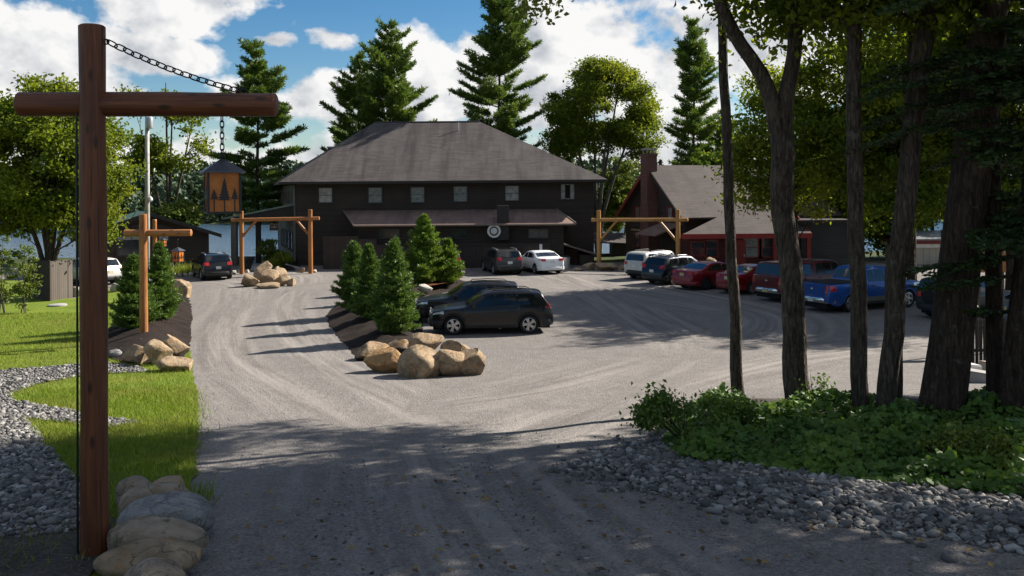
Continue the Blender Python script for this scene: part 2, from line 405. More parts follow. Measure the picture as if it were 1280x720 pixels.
def build_ground():
    xs = np.unique(np.concatenate([np.linspace(-900, -80, 24), np.linspace(-80, 80, 81), np.linspace(80, 900, 24)]))
    ys = np.unique(np.concatenate([np.linspace(-80, 110, 96), np.linspace(110, 900, 50)]))
    X, Y = np.meshgrid(xs, ys); Z = H(X, Y)
    m = (X > -43) & (X < 43) & (Y > -29) & (Y < 64.9)
    Z = Z - np.where(m, .35, 0.0)
    n = len(xs); i = np.arange(len(ys) - 1)[:, None] * n + np.arange(n - 1)[None]
    F = np.stack([i, i + 1, i + n + 1, i + n], -1).reshape(-1, 4)
    kind(mk("ground", np.column_stack([X.ravel(), Y.ravel(), Z.ravel()]), F, M_GROUND, smooth=True), 'structure')
    # gravel drive and car park
    xs = np.arange(-44, 44.01, .35); ys = np.arange(-30, 66.01, .35); X, Y = np.meshgrid(xs, ys); x = X.ravel(); y = Y.ravel()
    z = H(x, y) + .004
    paths = [[(1.2, 4), (-.3, 9), (-1.5, 15), (-3.2, 20), (-6.5, 27), (-9.5, 35), (-12, 44), (-14, 56), (-18, 62)],
             [(-2.2, 15.5), (-4.6, 20.5), (-8.3, 28), (-11, 36), (-13.5, 46), (-17, 54), (-28, 58)],
             [(.2, 15.5), (2.2, 19.5), (5.5, 24), (9.5, 28), (16, 31), (24, 33)],
             [(1.2, 19.5), (4, 24), (6, 30), (5.5, 38), (4.5, 48), (3, 56)],
             [(-1.5, 19), (1, 21.3), (5, 27), (10, 33), (11, 40), (6, 52)],
             [(-12, 50), (-7, 52.5), (0, 52), (5, 47), (9, 40)]]
    best = np.full(x.shape, 1e9); sec = np.full(x.shape, 1e9); al = np.zeros_like(x); ac = np.zeros_like(x)
    for k, pth in enumerate(paths):
        pl = smoothline([(a, b, 0) for a, b in pth], 6); s0 = k * 37.0; mine = np.full(x.shape, 1e9); prev = best.copy()
        for a, b in zip(pl[:-1], pl[1:]):
            dx, dy = b.x - a.x, b.y - a.y; L = math.hypot(dx, dy)
            t = np.clip(((x - a.x) * dx + (y - a.y) * dy) / L ** 2, 0, 1); ex = x - a.x - t * dx; ey = y - a.y - t * dy
            d = np.hypot(ex, ey); sg = np.sign(dx * ey - dy * ex); q = d < best; mine = np.minimum(mine, d)
            best[q] = d[q]; al[q] = (s0 + t * L)[q]; ac[q] = (d * sg + k * 13)[q]; s0 += L
        sec = np.where(mine < prev, np.minimum(sec, prev), np.minimum(sec, mine))
    w = np.exp(-(np.maximum(best - .6, 0) / 1.6) ** 2) * np.clip((sec - best - .15) / 1.1, 0, 1)
    z += .02 * np.sin(ac * 3.3) * w * (y < 40)
    n = len(xs); i = np.arange(len(ys) - 1)[:, None] * n + np.arange(n - 1)[None]
    F = np.stack([i, i + 1, i + n + 1, i + n], -1).reshape(-1, 4)
    kind(mk("gravel_drive", np.column_stack([x, y, z]), F, M_GRAVEL, smooth=True, attrs={'track': np.column_stack([al, ac, 0 * ac]), 'trackw': w}), 'structure')
build_ground()
LAWN = gpoly([(-420, 352), (0, 350), (52, 353), (66, 372), (92, 374), (112, 366), (150, 361), (200, 362), (215, 372), (232, 380), (238, 440), (242, 470), (247, 500), (247, 545), (243, 585), (236, 612), (225, 650), (200, 690), (-3.2, 6.0, 0), (-4.0, 2.0, 0), (-20, 2.0, 0)], seed=1)
PEB = gpoly([(-700, 475), (-300, 471), (0, 465), (93, 457.5), (132, 455.5), (179, 461), (183, 467), (134, 469), (95, 473), (43, 483), (14, 496), (14, 503), (58, 510), (97, 518), (132, 524), (178, 531), (132, 537), (97, 533), (31, 526), (58, 560), (97, 604), (104, 640), (96, 668), (0, 680), (-200, 700), (-900, 600)], seed=2, amp=.05)
MULCHL = gpoly([(236, 374), (241, 395), (237, 440), (225, 456), (160, 456), (131, 448), (133, 415), (150, 395), (205, 364)], seed=3)
ISL = gpoly([(447, 452), (432, 432), (412, 408), (408, 394), (420, 382), (445, 370), (475, 360), (512, 352), (560, 349), (585, 352), (583, 360), (555, 366), (535, 376), (528, 396), (528, 418), (545, 440), (520, 456)], seed=4)
SOILR = gpoly([(812, 548), (835, 512), (880, 497), (1000, 499), (1150, 500), (1290, 494), (1500, 500), (17, 9, 0), (12, 7.6, 0), (1290, 692), (1180, 668), (1050, 653), (960, 642), (880, 625), (800, 606), (735, 596), (720, 588), (760, 566)], seed=5, amp=.16)
SPILL = gpoly([(600, 600), (740, 540), (850, 545), (1290, 620), (1400, 640), (1400, 740), (1250, 730), (1000, 690), (800, 640)], seed=8)
PEBR = gpoly([(690, 592), (735, 575), (790, 552), (835, 560), (868, 583), (960, 592), (1060, 606), (1150, 624), (1290, 642), (1400, 680), (1400, 720), (1290, 700), (1180, 674), (1050, 660), (960, 650), (880, 634), (800, 615), (730, 607)], seed=6)
PLANTS = gpoly([(828, 566), (834, 530), (870, 508), (1000, 512), (1150, 514), (1290, 505), (1480, 520), (1480, 650), (1290, 630), (1100, 612), (950, 594), (860, 582)], seed=7, amp=.2)
BARE = gpoly([(-120, 640), (60, 630), (100, 600), (122, 615), (135, 650), (150, 690), (110, 725), (-3.3, 6.0, 0), (-9, 6.0, 0)], seed=12)
sheet("bare_soil", BARE, M_SOIL, .05, .3)
sheet("lawn", LAWN, M_LAWN, .03, .45)
sheet("pebble_bed", PEB, M_SOIL, .045, .3)
sheet("mulch_bed", MULCHL, M_MULCH, .06, .25, .38, 1.6, .08)
sheet("island_mulch_bed", ISL, M_MULCH, .02, .3, .42, 1.8, .1)
sheet("wood_soil", SOILR, M_SOIL, .02, .35, .06, .8, .06)
_r = gpoly([(515, 364), (535, 357), (560, 354), (580, 357), (560, 364), (535, 369)], seed=9)
sheet("red_mulch_patch", _r, M_MULCHR, .47, .3)
# lake and the sky's reflection in it
def m_water():
    t = NT("lake_water"); p = t.pos(); w = t.noise(t.scaled(p, (.5, 1.5, 1)), .9, 5, .6); w2 = t.noise(t.scaled(p, (.06, .25, 1)), 1, 4)
    h = t.math('ADD', w, t.math('MULTIPLY', w2, 2))
    return t.done(t.bsdf((.05, .09, .13), .16, .6, t.bump(h, .5, .35)))
mw = MB(); mw.add([(-900, 86, -4.6), (900, 86, -4.6), (900, 320, -4.6), (-900, 320, -4.6)], [(0, 1, 2, 3)])
kind(mw.build("lake_water", m_water()), 'structure')

# --- loose stones, grass and ground cover: nobody could count them
def ico(sub):
    bm = bmesh.new(); bmesh.ops.create_icosphere(bm, subdivisions=sub, radius=1); bm.verts.index_update()
    V = np.array([v.co for v in bm.verts]); F = np.array([[v.index for v in f.verts] for f in bm.faces]); bm.free(); return V, F
def scatter_poly(poly, dens, rg):
    p = np.asarray(poly); lo = p.min(0); hi = p.max(0); n = int((hi[0] - lo[0]) * (hi[1] - lo[1]) * dens)
    x = rg.uniform(lo[0], hi[0], n); y = rg.uniform(lo[1], hi[1], n); k = inside(poly, x, y); return x[k], y[k]
def pebbles(name, x, y, off, smin, smax, mat, rg, sub=1):
    V0, F0 = ico(sub); n = len(x); s = rg.lognormal(math.log(smin), .38, n).clip(smin * .5, smax)
    sc = np.stack([s * rg.uniform(.8, 1.5, n), s * rg.uniform(.7, 1.1, n), s * rg.uniform(.4, .75, n)], 1)
    a = rg.uniform(0, 6.28, n); tl = rg.normal(0, .25, (n, 2))
    V = V0[None] * (1 + rg.normal(0, .09, (n, len(V0), 1))) * sc[:, None]
    V[..., 2] += V[..., 0] * tl[:, :1] + V[..., 1] * tl[:, 1:]
    c, q = np.cos(a)[:, None], np.sin(a)[:, None]; X = V[..., 0] * c - V[..., 1] * q; Y = V[..., 0] * q + V[..., 1] * c
    V = np.stack([X + x[:, None], Y + y[:, None], V[..., 2] + (H(x, y) + off + sc[:, 2] * .45)[:, None]], -1)
    F = (F0[None] + (np.arange(n) * len(V0))[:, None, None]).reshape(-1, 3)
    return kind(mk(name, V.reshape(-1, 3), F, mat, smooth=True, attrs={'tint': np.repeat(rg.uniform(0, 1, n), len(V0))}), 'stuff')
def m_pebble():
    t = NT("river_pebble"); a = t.attr('tint').outputs['Fac']; c = t.ramp(a, [(0, (.05, .049, .048)), (.3, (.10, .098, .094)), (.6, (.155, .147, .137)), (.82, (.225, .21, .19)), (1, (.36, .35, .33))])
    n = t.noise(t.pos(), 40, 4); c = t.mix(t.rng(n, .4, .7, 0, .4), c, (.12, .115, .11))
    return t.done(t.bsdf(c, .8, .3))
M_PEB = m_pebble()
rg = np.random.default_rng(3)
x, y = scatter_poly(PEB, 420, rg); k = (x > -21) & (y > 6) & (y < 34) & (x > -.62 * y - 1.0) & (rg.uniform(size=len(x)) < np.where(y > 20, .55, 1)); x, y = x[k], y[k]
tag(pebbles("river_pebbles", x, y, .048, .029, .075, M_PEB, rg), 'grey river pebbles filling the winding dry stream bed in the lawn', 'pebbles')
x, y = scatter_poly(PEBR, 400, rg); k = (x < 14); x, y = x[k], y[k]
x2, y2 = scatter_poly(SPILL, 60, rg); k = (y2 < 17) & (x2 < 14) & ~inside(PLANTS, x2, y2) & (rg.uniform(size=len(x2)) < np.exp(-polydist(PEBR, x2, y2) / .22)); x = np.r_[x, x2[k]]; y = np.r_[y, y2[k]]; x2, y2 = scatter_poly(SOILR, 90, rg); k = (y2 < 16) & (x2 < 14) & ~inside(PLANTS, x2, y2); x = np.r_[x, x2[k]]; y = np.r_[y, y2[k]]
tag(pebbles("river_pebbles", x, y, np.where(inside(SOILR, x, y), .02 + .06 * np.sin(np.clip(polydist(SOILR, x, y) / .8, 0, 1) * math.pi / 2) ** 1.2, .005), .032, .085, M_PEB, rg), 'grey pebble strip between the gravel drive and the leafy bank', 'pebbles')
x, y = scatter_poly(gpoly([(248, 600), (247, 545), (700, 540), (830, 540), (820, 560), (900, 640), (1290, 700), (1290, 760), (150, 760)], seed=3), 34, rg); k = ~inside(PEBR, x, y) & ~inside(LAWN, x, y)
tag(pebbles("loose_stones", x[k], y[k], -.005, .012, .03, M_PEB, rg), 'small loose stones on the near gravel drive', 'loose stones')
LL = gpoly([(300, 620), (780, 575), (850, 510), (1290, 500), (1290, 720), (300, 720)], seed=14)
x, y = scatter_poly(LL, 9, rg); n = len(x); a = rg.uniform(0, 6.28, n); s = rg.uniform(.02, .05, n); z = H(x, y) + .035
V = np.stack([np.stack([x + np.cos(a + q) * s * r, y + np.sin(a + q) * s * r, z + (q % 2) * .012], 1) for q, r in ((0, 1.2), (1.57, .6), (3.14, 1.2), (4.71, .6))], 1).reshape(-1, 3)
def m_litter():
    t = NT("fallen_leaf"); c = t.ramp(t.attr('tint').outputs['Fac'], [(0, (.05, .032, .018)), (.5, (.13, .08, .03)), (1, (.24, .17, .05))]); return t.done(t.bsdf(c, .8, .2))
tag(kind(mk("leaf_litter", V, np.arange(4 * n).reshape(-1, 4), m_litter(), attrs={'tint': np.repeat(rg.uniform(0, 1, n), 4)}), 'stuff'), 'fallen brown leaves strewn over the shaded drive and bank', 'leaf litter')
def m_grass(name, d, m, l):
    t = NT(name); a = t.attr('tint').outputs['Fac']; c = t.ramp(a, [(0, d), (.5, m), (1, l)])
    c = t.mix(t.rng(t.noise(t.pos(), .55, 5, .65), .42, .68, 0, .75), c, (.26, .245, .05)); c = t.mix(t.rng(t.noise(t.pos(), 2.3, 4), .55, .75, 0, .5), c, (.10, .15, .02))
    tr = t.n('ShaderNodeBsdfTranslucent', {'Color': c}); s = t.n('ShaderNodeMixShader', {0: .4}); t.set(s.inputs[1], t.bsdf(c, .6, .25)); t.set(s.inputs[2], tr.outputs[0])
    return t.done(s.outputs[0])
M_GRASS = m_grass("grass_blade", (.095, .155, .012), (.175, .25, .018), (.27, .32, .035))
def blades(name, x, y, off, h, w, mat, rg, lean=.45):
    n = len(x); hh = h * rg.lognormal(0, .3, n); a = rg.uniform(0, 6.28, n); dx = np.cos(a) * w * .5; dy = np.sin(a) * w * .5
    lx = rg.normal(0, lean, n) * hh; ly = rg.normal(0, lean, n) * hh; z = H(x, y) + off
    A = np.stack([x - dx, y - dy, z], 1); B = np.stack([x + dx, y + dy, z], 1); C = np.stack([x + lx, y + ly, z + hh], 1)
    V = np.stack([A, B, C], 1).reshape(-1, 3); F = np.arange(3 * n).reshape(-1, 3)
    return kind(mk(name, V, F, mat, attrs={'tint': np.repeat(rg.uniform(0, 1, n), 3)}), 'stuff')
x, y = scatter_poly(LAWN, 1000, rg); k = (x > -.60 * y - .5) & (y > 8) & (y < 22); xn, yn = x[k], y[k]
x, y = scatter_poly(LAWN, 330, rg); k = (x > -.60 * y - .5) & (y >= 22) & (y < 40); x, y = np.r_[xn, x[k]], np.r_[yn, y[k]]
e = G(245, 520); xe = rg.uniform(e.x - 1.2, e.x + 1.6, 16000); ye = rg.uniform(9, 30, 16000); ke = ~inside(LAWN, xe, ye) & (rg.uniform(size=16000) < 1.2 * np.exp(-polydist(LAWN, xe, ye) / .1)); x, y = np.r_[x, xe[ke]], np.r_[y, ye[ke]]; pd = polydist(PEB, x, y); k = ~(inside(PEB, x, y) & (pd > .06)) & ~inside(MULCHL, x, y) & ~(inside(BARE, x, y) & (rg.uniform(size=len(x)) < .93)); x, y = x[k], y[k]
tag(blades("lawn_grass", x, y, .025, .075, .016, M_GRASS, rg), 'short bright green lawn grass left of the gravel drive', 'grass')
cx = np.array([G(232, 632).x, G(238, 640).x, G(225, 615).x]); 
x = rg.normal(G(236, 634).x, .1, 260); y = rg.normal(G(236, 634).y, .3, 260)
tag(blades("grass_tuft", x, y, 0, .26, .016, M_GRASS, rg, .35), 'tall tuft of grass beside the roadside boulders', 'grass')
bx = rg.uniform(XD(-60, 10), XD(92, 9), 700); by = rg.uniform(7.6, 9.6, 700); k = rg.uniform(size=700) < .5 + .5 * np.sin(bx * 5)
tag(blades("weeds", bx[k], by[k], .03, .12, .014, m_grass("weed_blade", (.05, .07, .02), (.1, .11, .03), (.18, .16, .06)), rg, .6), 'sparse weeds on bare soil at the foot of the near post', 'weeds')
x = rg.uniform(XD(212, 58), XD(256, 58), 1500); y = rg.uniform(57.6, 60, 1500)
tag(blades("tall_grass", x, y, 0, .55, .05, M_GRASS, rg, .3), 'strip of tall green grass along the front of the green roofed cabin', 'grass')
# ================================================================== vegetation
M_BARK = m_bark("bark_grey", (.025, .018, .013), (.125, .098, .072)); M_BARKD = m_bark("bark_dark", (.018, .012, .009), (.075, .052, .037), (7, 7, 1.2))
M_BARKP = m_bark("bark_pine", (.04, .03, .026), (.095, .075, .06), (5, 5, 1)); M_BARKL = m_bark("bark_light", (.08, .07, .06), (.19, .17, .145))
L_MAPLE = m_leaf("leaf_maple", (.08, .125, .012), (.145, .205, .017), (.26, .285, .027), .55)
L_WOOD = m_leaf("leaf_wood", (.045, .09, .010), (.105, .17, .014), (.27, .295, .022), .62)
L_LIGHT = m_leaf("leaf_light", (.06, .10, .016), (.11, .16, .024), (.2, .23, .04), .4)
L_YELL = m_leaf("leaf_yellow_green", (.10, .12, .016), (.17, .18, .02), (.28, .25, .03), .42)  # yellower than the other leaf greens
L_PINE = m_leaf("needles_pine", (.05, .095, .022), (.09, .16, .027), (.17, .235, .037), .36)
L_SPRUCE = m_leaf("needles_spruce", (.042, .09, .022), (.085, .155, .03), (.155, .235, .04), .3)
L_SPRUCEB = m_leaf("needles_bright", (.06, .12, .015), (.11, .19, .022), (.2, .28, .04), .28)
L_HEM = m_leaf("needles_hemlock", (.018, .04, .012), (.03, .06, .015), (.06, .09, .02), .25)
L_SHRUB = m_leaf("leaf_shrub", (.06, .12, .018), (.10, .17, .026), (.18, .25, .045), .35)
L_COVER = m_leaf("leaf_cover", (.045, .105, .016), (.085, .17, .024), (.17, .26, .04), .35)
L_ORANGE = m_leaf("leaf_orange", (.25, .08, .02), (.35, .10, .02), (.4, .16, .03), .4)
L_HILL = m_leaf("leaf_hill", (.024, .05, .026), (.036, .068, .03), (.07, .10, .04), .1)
def unit(a): return a / (np.linalg.norm(a, axis=-1, keepdims=True) + 1e-9)
def cards(C, size, rg, up=.4, asp=.55, tint=None, fold=.25):
    n = len(C); s = (size * rg.uniform(.6, 1.3, n))[:, None]
    nn = unit(unit(rg.normal(size=(n, 3))) + np.array([0, 0, up])); t = unit(np.cross(nn, rg.normal(size=(n, 3)))); b = np.cross(nn, t)
    V = np.stack([C - t * s, C + b * s * asp + nn * s * fold, C + t * s, C - b * s * asp + nn * s * fold], 1)
    tt = np.clip((rg.uniform(0, 1, n) if tint is None else tint), 0, 1)
    return V.reshape(-1, 3), np.arange(4 * n).reshape(-1, 4), np.repeat(tt, 4)
def blades3(Pt, D, ln, wd, rg, tint=None):
    n = len(Pt); l = (ln * rg.uniform(.7, 1.25, n))[:, None]; b = unit(np.cross(D, rg.normal(size=(n, 3)))) * wd * .5
    V = np.stack([Pt, Pt + D * l * .45 + b, Pt + D * l, Pt + D * l * .45 - b], 1)
    tt = np.clip((rg.uniform(0, 1, n) if tint is None else tint), 0, 1)
    return V.reshape(-1, 3), np.arange(4 * n).reshape(-1, 4), np.repeat(tt, 4)
def broadleaf(name, label, base, limbs, ells, K, ML, leaf, lm, bm_, seed, cr=.6, cat='tree', group=None, branch=.7, gap=.0, brad=.03, up=.4, bmin=0, extra=None):
    """limbs: list of (points, radii); ells: list of ellipsoids (x,y,z,rx,ry,rz); leaves gather in K clumps"""
    rg = np.random.default_rng(seed); base = Vector(base)
    root = thing(name, label, cat, base, 0, group)
    tm = MB(); nodes = []
    for pts, rad in limbs:
        q = smoothline(pts, 4); rr = np.interp(np.linspace(0, 1, len(q)), np.linspace(0, 1, len(rad)), rad)
        q = [p + Vector((noise.noise(p * .9 + Vector((seed, 0, 0))), noise.noise(p * .9 + Vector((0, seed, 9))), 0)) * float(r) * .5 for p, r in zip(q, rr)]
        tm.tube(q, list(rr), 10); nodes += [(p, float(r)) for p, r in zip(q, rr)]
    vol = np.array([e[3] * e[4] * e[5] for e in ells]) ** .7; ch = rg.choice(len(ells), K, p=vol / vol.sum())
    C = []
    for c in ch:
        e = ells[c]
        for _ in range(30):
            d = unit(rg.normal(size=3)); r = rg.uniform(.15, 1) ** .5; p = np.array(e[:3]) + d * r * np.array(e[3:])
            if noise.noise(Vector(p) * .35 + Vector((seed * 3.1, 0, 0))) > gap - .35: break
        C.append(p)
    C = np.array(C)
    nz = np.array([p[:] for p, r in nodes]); nr = np.array([r for p, r in nodes])
    for i, c in enumerate(C):
        if rg.uniform() > branch: continue
        d = np.linalg.norm(nz - c, axis=1) + np.where(nz[:, 2] > c[2] - .3, 4, 0); d = d + np.where(nz[:, 2] < bmin, 50, 0); j = int(np.argmin(d)); a = Vector(nz[j]); b = Vector(c)
        m = a.lerp(b, .5) + Vector((0, 0, .12 * (b - a).length))
        r0 = min(nr[j] * .55, brad * (.5 + (b - a).length * .25)); tm.tube([a, a.lerp(m, .5) * 1, m, m.lerp(b, .6), b], [r0, r0 * .8, r0 * .6, r0 * .4, r0 * .2], 5)
    tm.build("trunk", bm_, root, smooth=True)
    n = rg.poisson(ML, K); n = np.maximum(n, 5); N = int(n.sum()); idx = np.repeat(np.arange(K), n)
    cs = cr * rg.uniform(.65, 1.35, K)
    off = rg.normal(size=(N, 3)) * np.array([1, 1, .62]) * (cs[idx] * .55)[:, None]
    LC = C[idx] + off; ct = rg.uniform(.0, .75, K)[idx] + rg.uniform(-.1, .35, N)
    V, F, T = cards(LC, leaf, rg, up, tint=ct)
    o = mk("crown", V, F, lm, root, attrs={'tint': T})
    if extra: extra(root, C, rg)
    return root
def conifer(name, label, base, h, h0, rmax, seed, lm, bmk, step=.62, nb=5, prof=None, bl=.38, bw=.085, per=9, lift=.16, trunk=.22, group=None, cat='pine tree', lean=(0, 0), twig=.34, droop=.0, tstep=.22, irregular=.3, tops=None):
    rg = np.random.default_rng(seed); base = Vector(base); root = thing(name, label, cat, base, 0, group)
    prof = prof or (lambda t: (1 - t) ** .52 * min(1, .55 + t * 2.2))
    sect = [rg.uniform(.62, 1.15) for _ in range(9)]
    tm = MB(); PT = []; DR = []; TI = []
    def axis(z): t = z / h; return base + Vector((lean[0] * t + .12 * math.sin(z * .5 + seed) * t * min(1, h / 9), lean[1] * t, z))
    zs = np.linspace(-.2, h, 14); tm.tube([axis(z) for z in zs], [max(.012, trunk * (1 - max(z, 0) / h) ** .8) for z in zs], 8)
    z = h0
    while z < h * .985:
        t = (z - h0) / (h - h0); n = max(3, int(round(nb * rg.uniform(.7, 1.2) * (1 if t < .85 else .7)))); a0 = rg.uniform(0, 6.28)
        for k in range(n):
            a = a0 + 6.283 * k / n + rg.normal(0, .22); sv = sect[int((a % 6.283) / 6.284 * 3) + 3 * min(2, int(t * 3))] if h > 6 else 1.0
            L = rmax * prof(t) * rg.uniform(1 - irregular * 1.6, 1 + irregular * .7) * sv
            if L < .08: continue
            el = lift + .55 * t ** 1.3 + rg.normal(0, .07); d = Vector((math.cos(a), math.sin(a), 0))
            p0 = axis(z + rg.uniform(-.15, .15) * step); pts = []
            for s in np.linspace(0, 1, 5): pts.append(p0 + d * (L * s * math.cos(el)) + Vector((0, 0, L * (math.sin(el) * s - droop * s * s + .10 * s ** 3))))
            rb = max(.006, trunk * .16 * (1 - t) + .008); tm.tube(pts, [rb, rb * .8, rb * .6, rb * .4, rb * .2], 4, caps=False)
            side = Vector((-d.y, d.x, 0)); s = .12 if L < 1.2 else .28
            while s <= 1.0:
                q = s * 4; i = min(3, int(q)); c = pts[i].lerp(pts[i + 1], q - i); dirb = (pts[i + 1] - pts[i]).normalized()
                tl = twig * L * (1.08 - s) + .10 * min(1, L) + bl * .3
                for sg in (-1, 1):
                    td = (dirb * .75 + side * sg * rg.uniform(.5, 1.0) + Vector((0, 0, rg.uniform(-.02, .22)))).normalized(); m = max(1, int(tl / (tstep * .9)))
                    tt = rg.uniform(0, .7)
                    for e in range(m):
                        PT.append(c + td * (tl * (e + rg.uniform(.2, 1)) / m)); DR.append(td); TI.append(tt)
                PT.append(c); DR.append(dirb); TI.append(rg.uniform(0, .8)); s += tstep / max(L, .3)
        z += step * (rg.uniform(.6, 1.5) if h > 6 else rg.uniform(.75, 1.2)) * (1 - .35 * t)
    for s in np.linspace(0, .6, 8): PT.append(axis(h - s)); DR.append(Vector((0, 0, 1))); TI.append(.6)
    tm.build("trunk", bmk, root, smooth=True)
    PT = np.repeat(np.array([p[:] for p in PT]), per, 0); DR = np.repeat(np.array([p[:] for p in DR]), per, 0); TI = np.repeat(np.array(TI), per)
    D = unit(DR * .8 + rg.normal(size=DR.shape) * .55 + np.array([0, 0, .28])); V, F, T = blades3(PT + rg.normal(size=PT.shape) * bl * .12, D, bl, bw, rg, TI + rg.uniform(-.1, .35, len(TI)))
    mk("crown", V, F, lm, root, attrs={'tint': T}); return root
def XZ(px, py, d): p = P(px, py, d); return p

# --- far hillside wood across the lake
def hill_forest():
    rg = np.random.default_rng(11); n = 2600
    y = 284 + rg.uniform(0, 1, n) ** 1.3 * 230; x = rg.uniform(-330, 330, n) * (.55 + y / 800)
    g = H(x, y); hgt = rg.uniform(7, 13, n); con = rg.uniform(size=n) < .35; wid = np.where(con, hgt * .22, hgt * .42)
    m = 70; idx = np.repeat(np.arange(n), m); u = rg.uniform(0, 1, n * m); a = rg.uniform(0, 6.28, n * m)
    rad = np.where(con[idx], (1 - u), np.sqrt(np.clip(1 - (2 * u - 1.0) ** 2, 0, 1))) * rg.uniform(.6, 1.05, n * m) * wid[idx]
    C = np.stack([x[idx] + np.cos(a) * rad, y[idx] + np.sin(a) * rad, g[idx] + (u * .95 + .05) * hgt[idx]], 1)
    V, F, T = cards(C, 1.25, rg, .5, .7, tint=rg.uniform(0, 1, n)[idx] * .8 + rg.uniform(-.1, .2, n * m))
    tag(kind(mk("hillside_forest", V, F, L_HILL, attrs={'tint': T}), 'stuff'), 'dark wooded hillside on the far shore of the lake', 'forest')
hill_forest()

# --- tall pines behind the lodge
conifer("pine_tree", "tall white pine just left of the lodge, rising behind the left log gate", (XD(322, 76), 76, -.1), 18.6, 3.6, 4.9, 21, L_PINE, M_BARKP, tops=1, step=.78, nb=5, irregular=.4, group='pines round the lodge', droop=.12)
conifer("pine_tree", "taller pine of the close pair above the left half of the lodge roof", (XD(489, 82), 82, -.8), 22.0, 6, 5.0, 22, L_PINE, M_BARKP, step=.82, nb=6, group='pines round the lodge', irregular=.38, prof=lambda t: (1 - t) ** .5 * min(1, .6 + t * 2.2))
conifer("pine_tree", "shorter pine of the close pair, left one above the lodge roof near the brick flue", (XD(450, 84), 84, -1), 19.6, 5, 5.0, 23, L_PINE, M_BARKP, step=.82, nb=6, group='pines round the lodge', irregular=.38)
conifer("pine_tree", "tallest and widest pine, standing behind the middle of the lodge roof", (XD(625, 80), 80, -.5), 25.6, 7, 6.0, 24, L_PINE, M_BARKP, step=.85, nb=6, group='pines round the lodge', irregular=.4, prof=lambda t: (1 - t) ** .6 * min(1, .6 + t * 1.6))
conifer("pine_tree", "slim pine behind the red trimmed building, left of the near trunks", (XD(868, 80), 80, -.5), 21.2, 5, 4.2, 25, L_PINE, M_BARKP, step=.8, nb=6, group='pines round the lodge', irregular=.4)
conifer("pine_tree", "low dark pine between the lodge roof and the leafy tree right of it", (XD(700, 86), 86, -1.6), 12.5, 4, 3.6, 26, L_PINE, M_BARKP, step=.82, nb=6, group='pines round the lodge')
conifer("pine_tree", "dark pine behind the ridge of the red trimmed building", (XD(905, 88), 88, -1.6), 15, 3, 4.4, 27, L_PINE, M_BARKP, step=.75, nb=6, group='pines round the lodge')
def stems(bx, by, bz, tops, r0, fork=.18):
    out = []
    for tx, ty, tz in tops:
        b = Vector((bx + random.uniform(-.2, .2), by, bz)); t = Vector((tx, ty, tz)); m1 = b.lerp(t, .3); m1.x = bx + (tx - bx) * .16; m1.y = by + (ty - by) * .16; m2 = b.lerp(t, .65); m2.x = bx + (tx - bx) * .55
        out.append(([b - Vector((0, 0, .2)), m1, m2, t], [r0, r0 * .8, r0 * .55, r0 * .2]))
    return out
random.seed(5)
x = XD(752, 84)
broadleaf("broadleaf_tree", "broad leafy tree with several bare stems right of the lodge roof", (x, 84, -1), stems(x - .5, 84, -1, [(x - 3, 84, 13), (x - .6, 85, 16.5), (x + 1.8, 83.5, 16), (x + 3.8, 84, 13.5), (x + .6, 83, 12)], .2),
    [(x, 84, 13.3, 5.0, 4.2, 4.2), (x - 3, 84, 11, 2.6, 2.5, 2.4), (x + 3.4, 84, 11.3, 2.4, 2.5, 3.0), (x + .5, 84, 16, 3, 2.6, 1.9)], 200, 300, .14, L_MAPLE, M_BARKL, 31, cr=.85, gap=.12)
x = XD(778, 88)
broadleaf("broadleaf_tree", "bright green small tree by the lake between the lodge and the red trimmed building", (x, 88, -2.4), stems(x, 88, -2.4, [(x - 1.5, 88, 7), (x + 1, 88, 8)], .13),
    [(x, 88, 5.2, 2.9, 2.2, 3.6), (x - 1.8, 88, 3.4, 1.6, 1.5, 2.4)], 70, 150, .17, L_LIGHT, M_BARKL, 32, cr=.8)
x = XD(205, 68)
broadleaf("broadleaf_tree", "thin airy tree behind the utility pole, sky showing through its crown", (x, 68, 0), stems(x + .3, 68, 0, [(x - 1.8, 68, 10.5), (x + .2, 68, 14), (x + 2.2, 68.2, 11), (x + .9, 67.6, 12.5)], .15),
    [(x, 68, 10.6, 3.9, 3.2, 3.4), (x + 1.6, 68, 8.3, 2.5, 2, 1.6), (x - 2, 68, 8.6, 2.0, 2, 1.6)], 75, 95, .15, L_MAPLE, M_BARK, 33, cr=.75, gap=.35, branch=1, brad=.05)
x = XD(214, 66)
broadleaf("broadleaf_tree", "small pale leaved tree rising just behind the green roofed cabin", (x, 66, 0), stems(x, 66, 0, [(x - 1, 66, 4), (x + 1, 66, 4)], .08), [(x, 66, 3.6, 2.5, 1.5, 1.5)], 40, 140, .15, L_LIGHT, M_BARKL, 34, cr=.6)
# --- big maple clump at the left edge
bx, by = -25.0, 47.5
broadleaf("broadleaf_tree", "large many stemmed maple at the left edge behind the wooden screen", (bx, by, 0), stems(bx, by, 0, [(bx - 3.5, by, 8.5), (bx - 1.8, by + .6, 11), (bx - .2, by, 11.8), (bx + 1.5, by - .3, 10.8), (bx + 2.6, by, 8), (bx + .7, by + 1, 9)], .16),
    [(bx - .4, by, 7.6, 3.6, 3.4, 4.3), (bx - 3.0, by, 6.6, 2.8, 2.6, 3.8), (bx + 2.0, by, 6.4, 2.0, 2.2, 3.5)], 230, 260, .12, L_MAPLE, M_BARK, 35, cr=.75, branch=.6, gap=.2)
x = XD(121, 50)
broadleaf("broadleaf_tree", "yellow green tree half hidden behind the near log post", (x, 50, 0), stems(x, 50, 0, [(x - .8, 50, 6), (x + .8, 50, 6.4)], .1), [(x - .1, 50, 5.2, 1.15, 1.2, 1.55)], 50, 150, .13, L_YELL, M_BARK, 36, cr=.6)
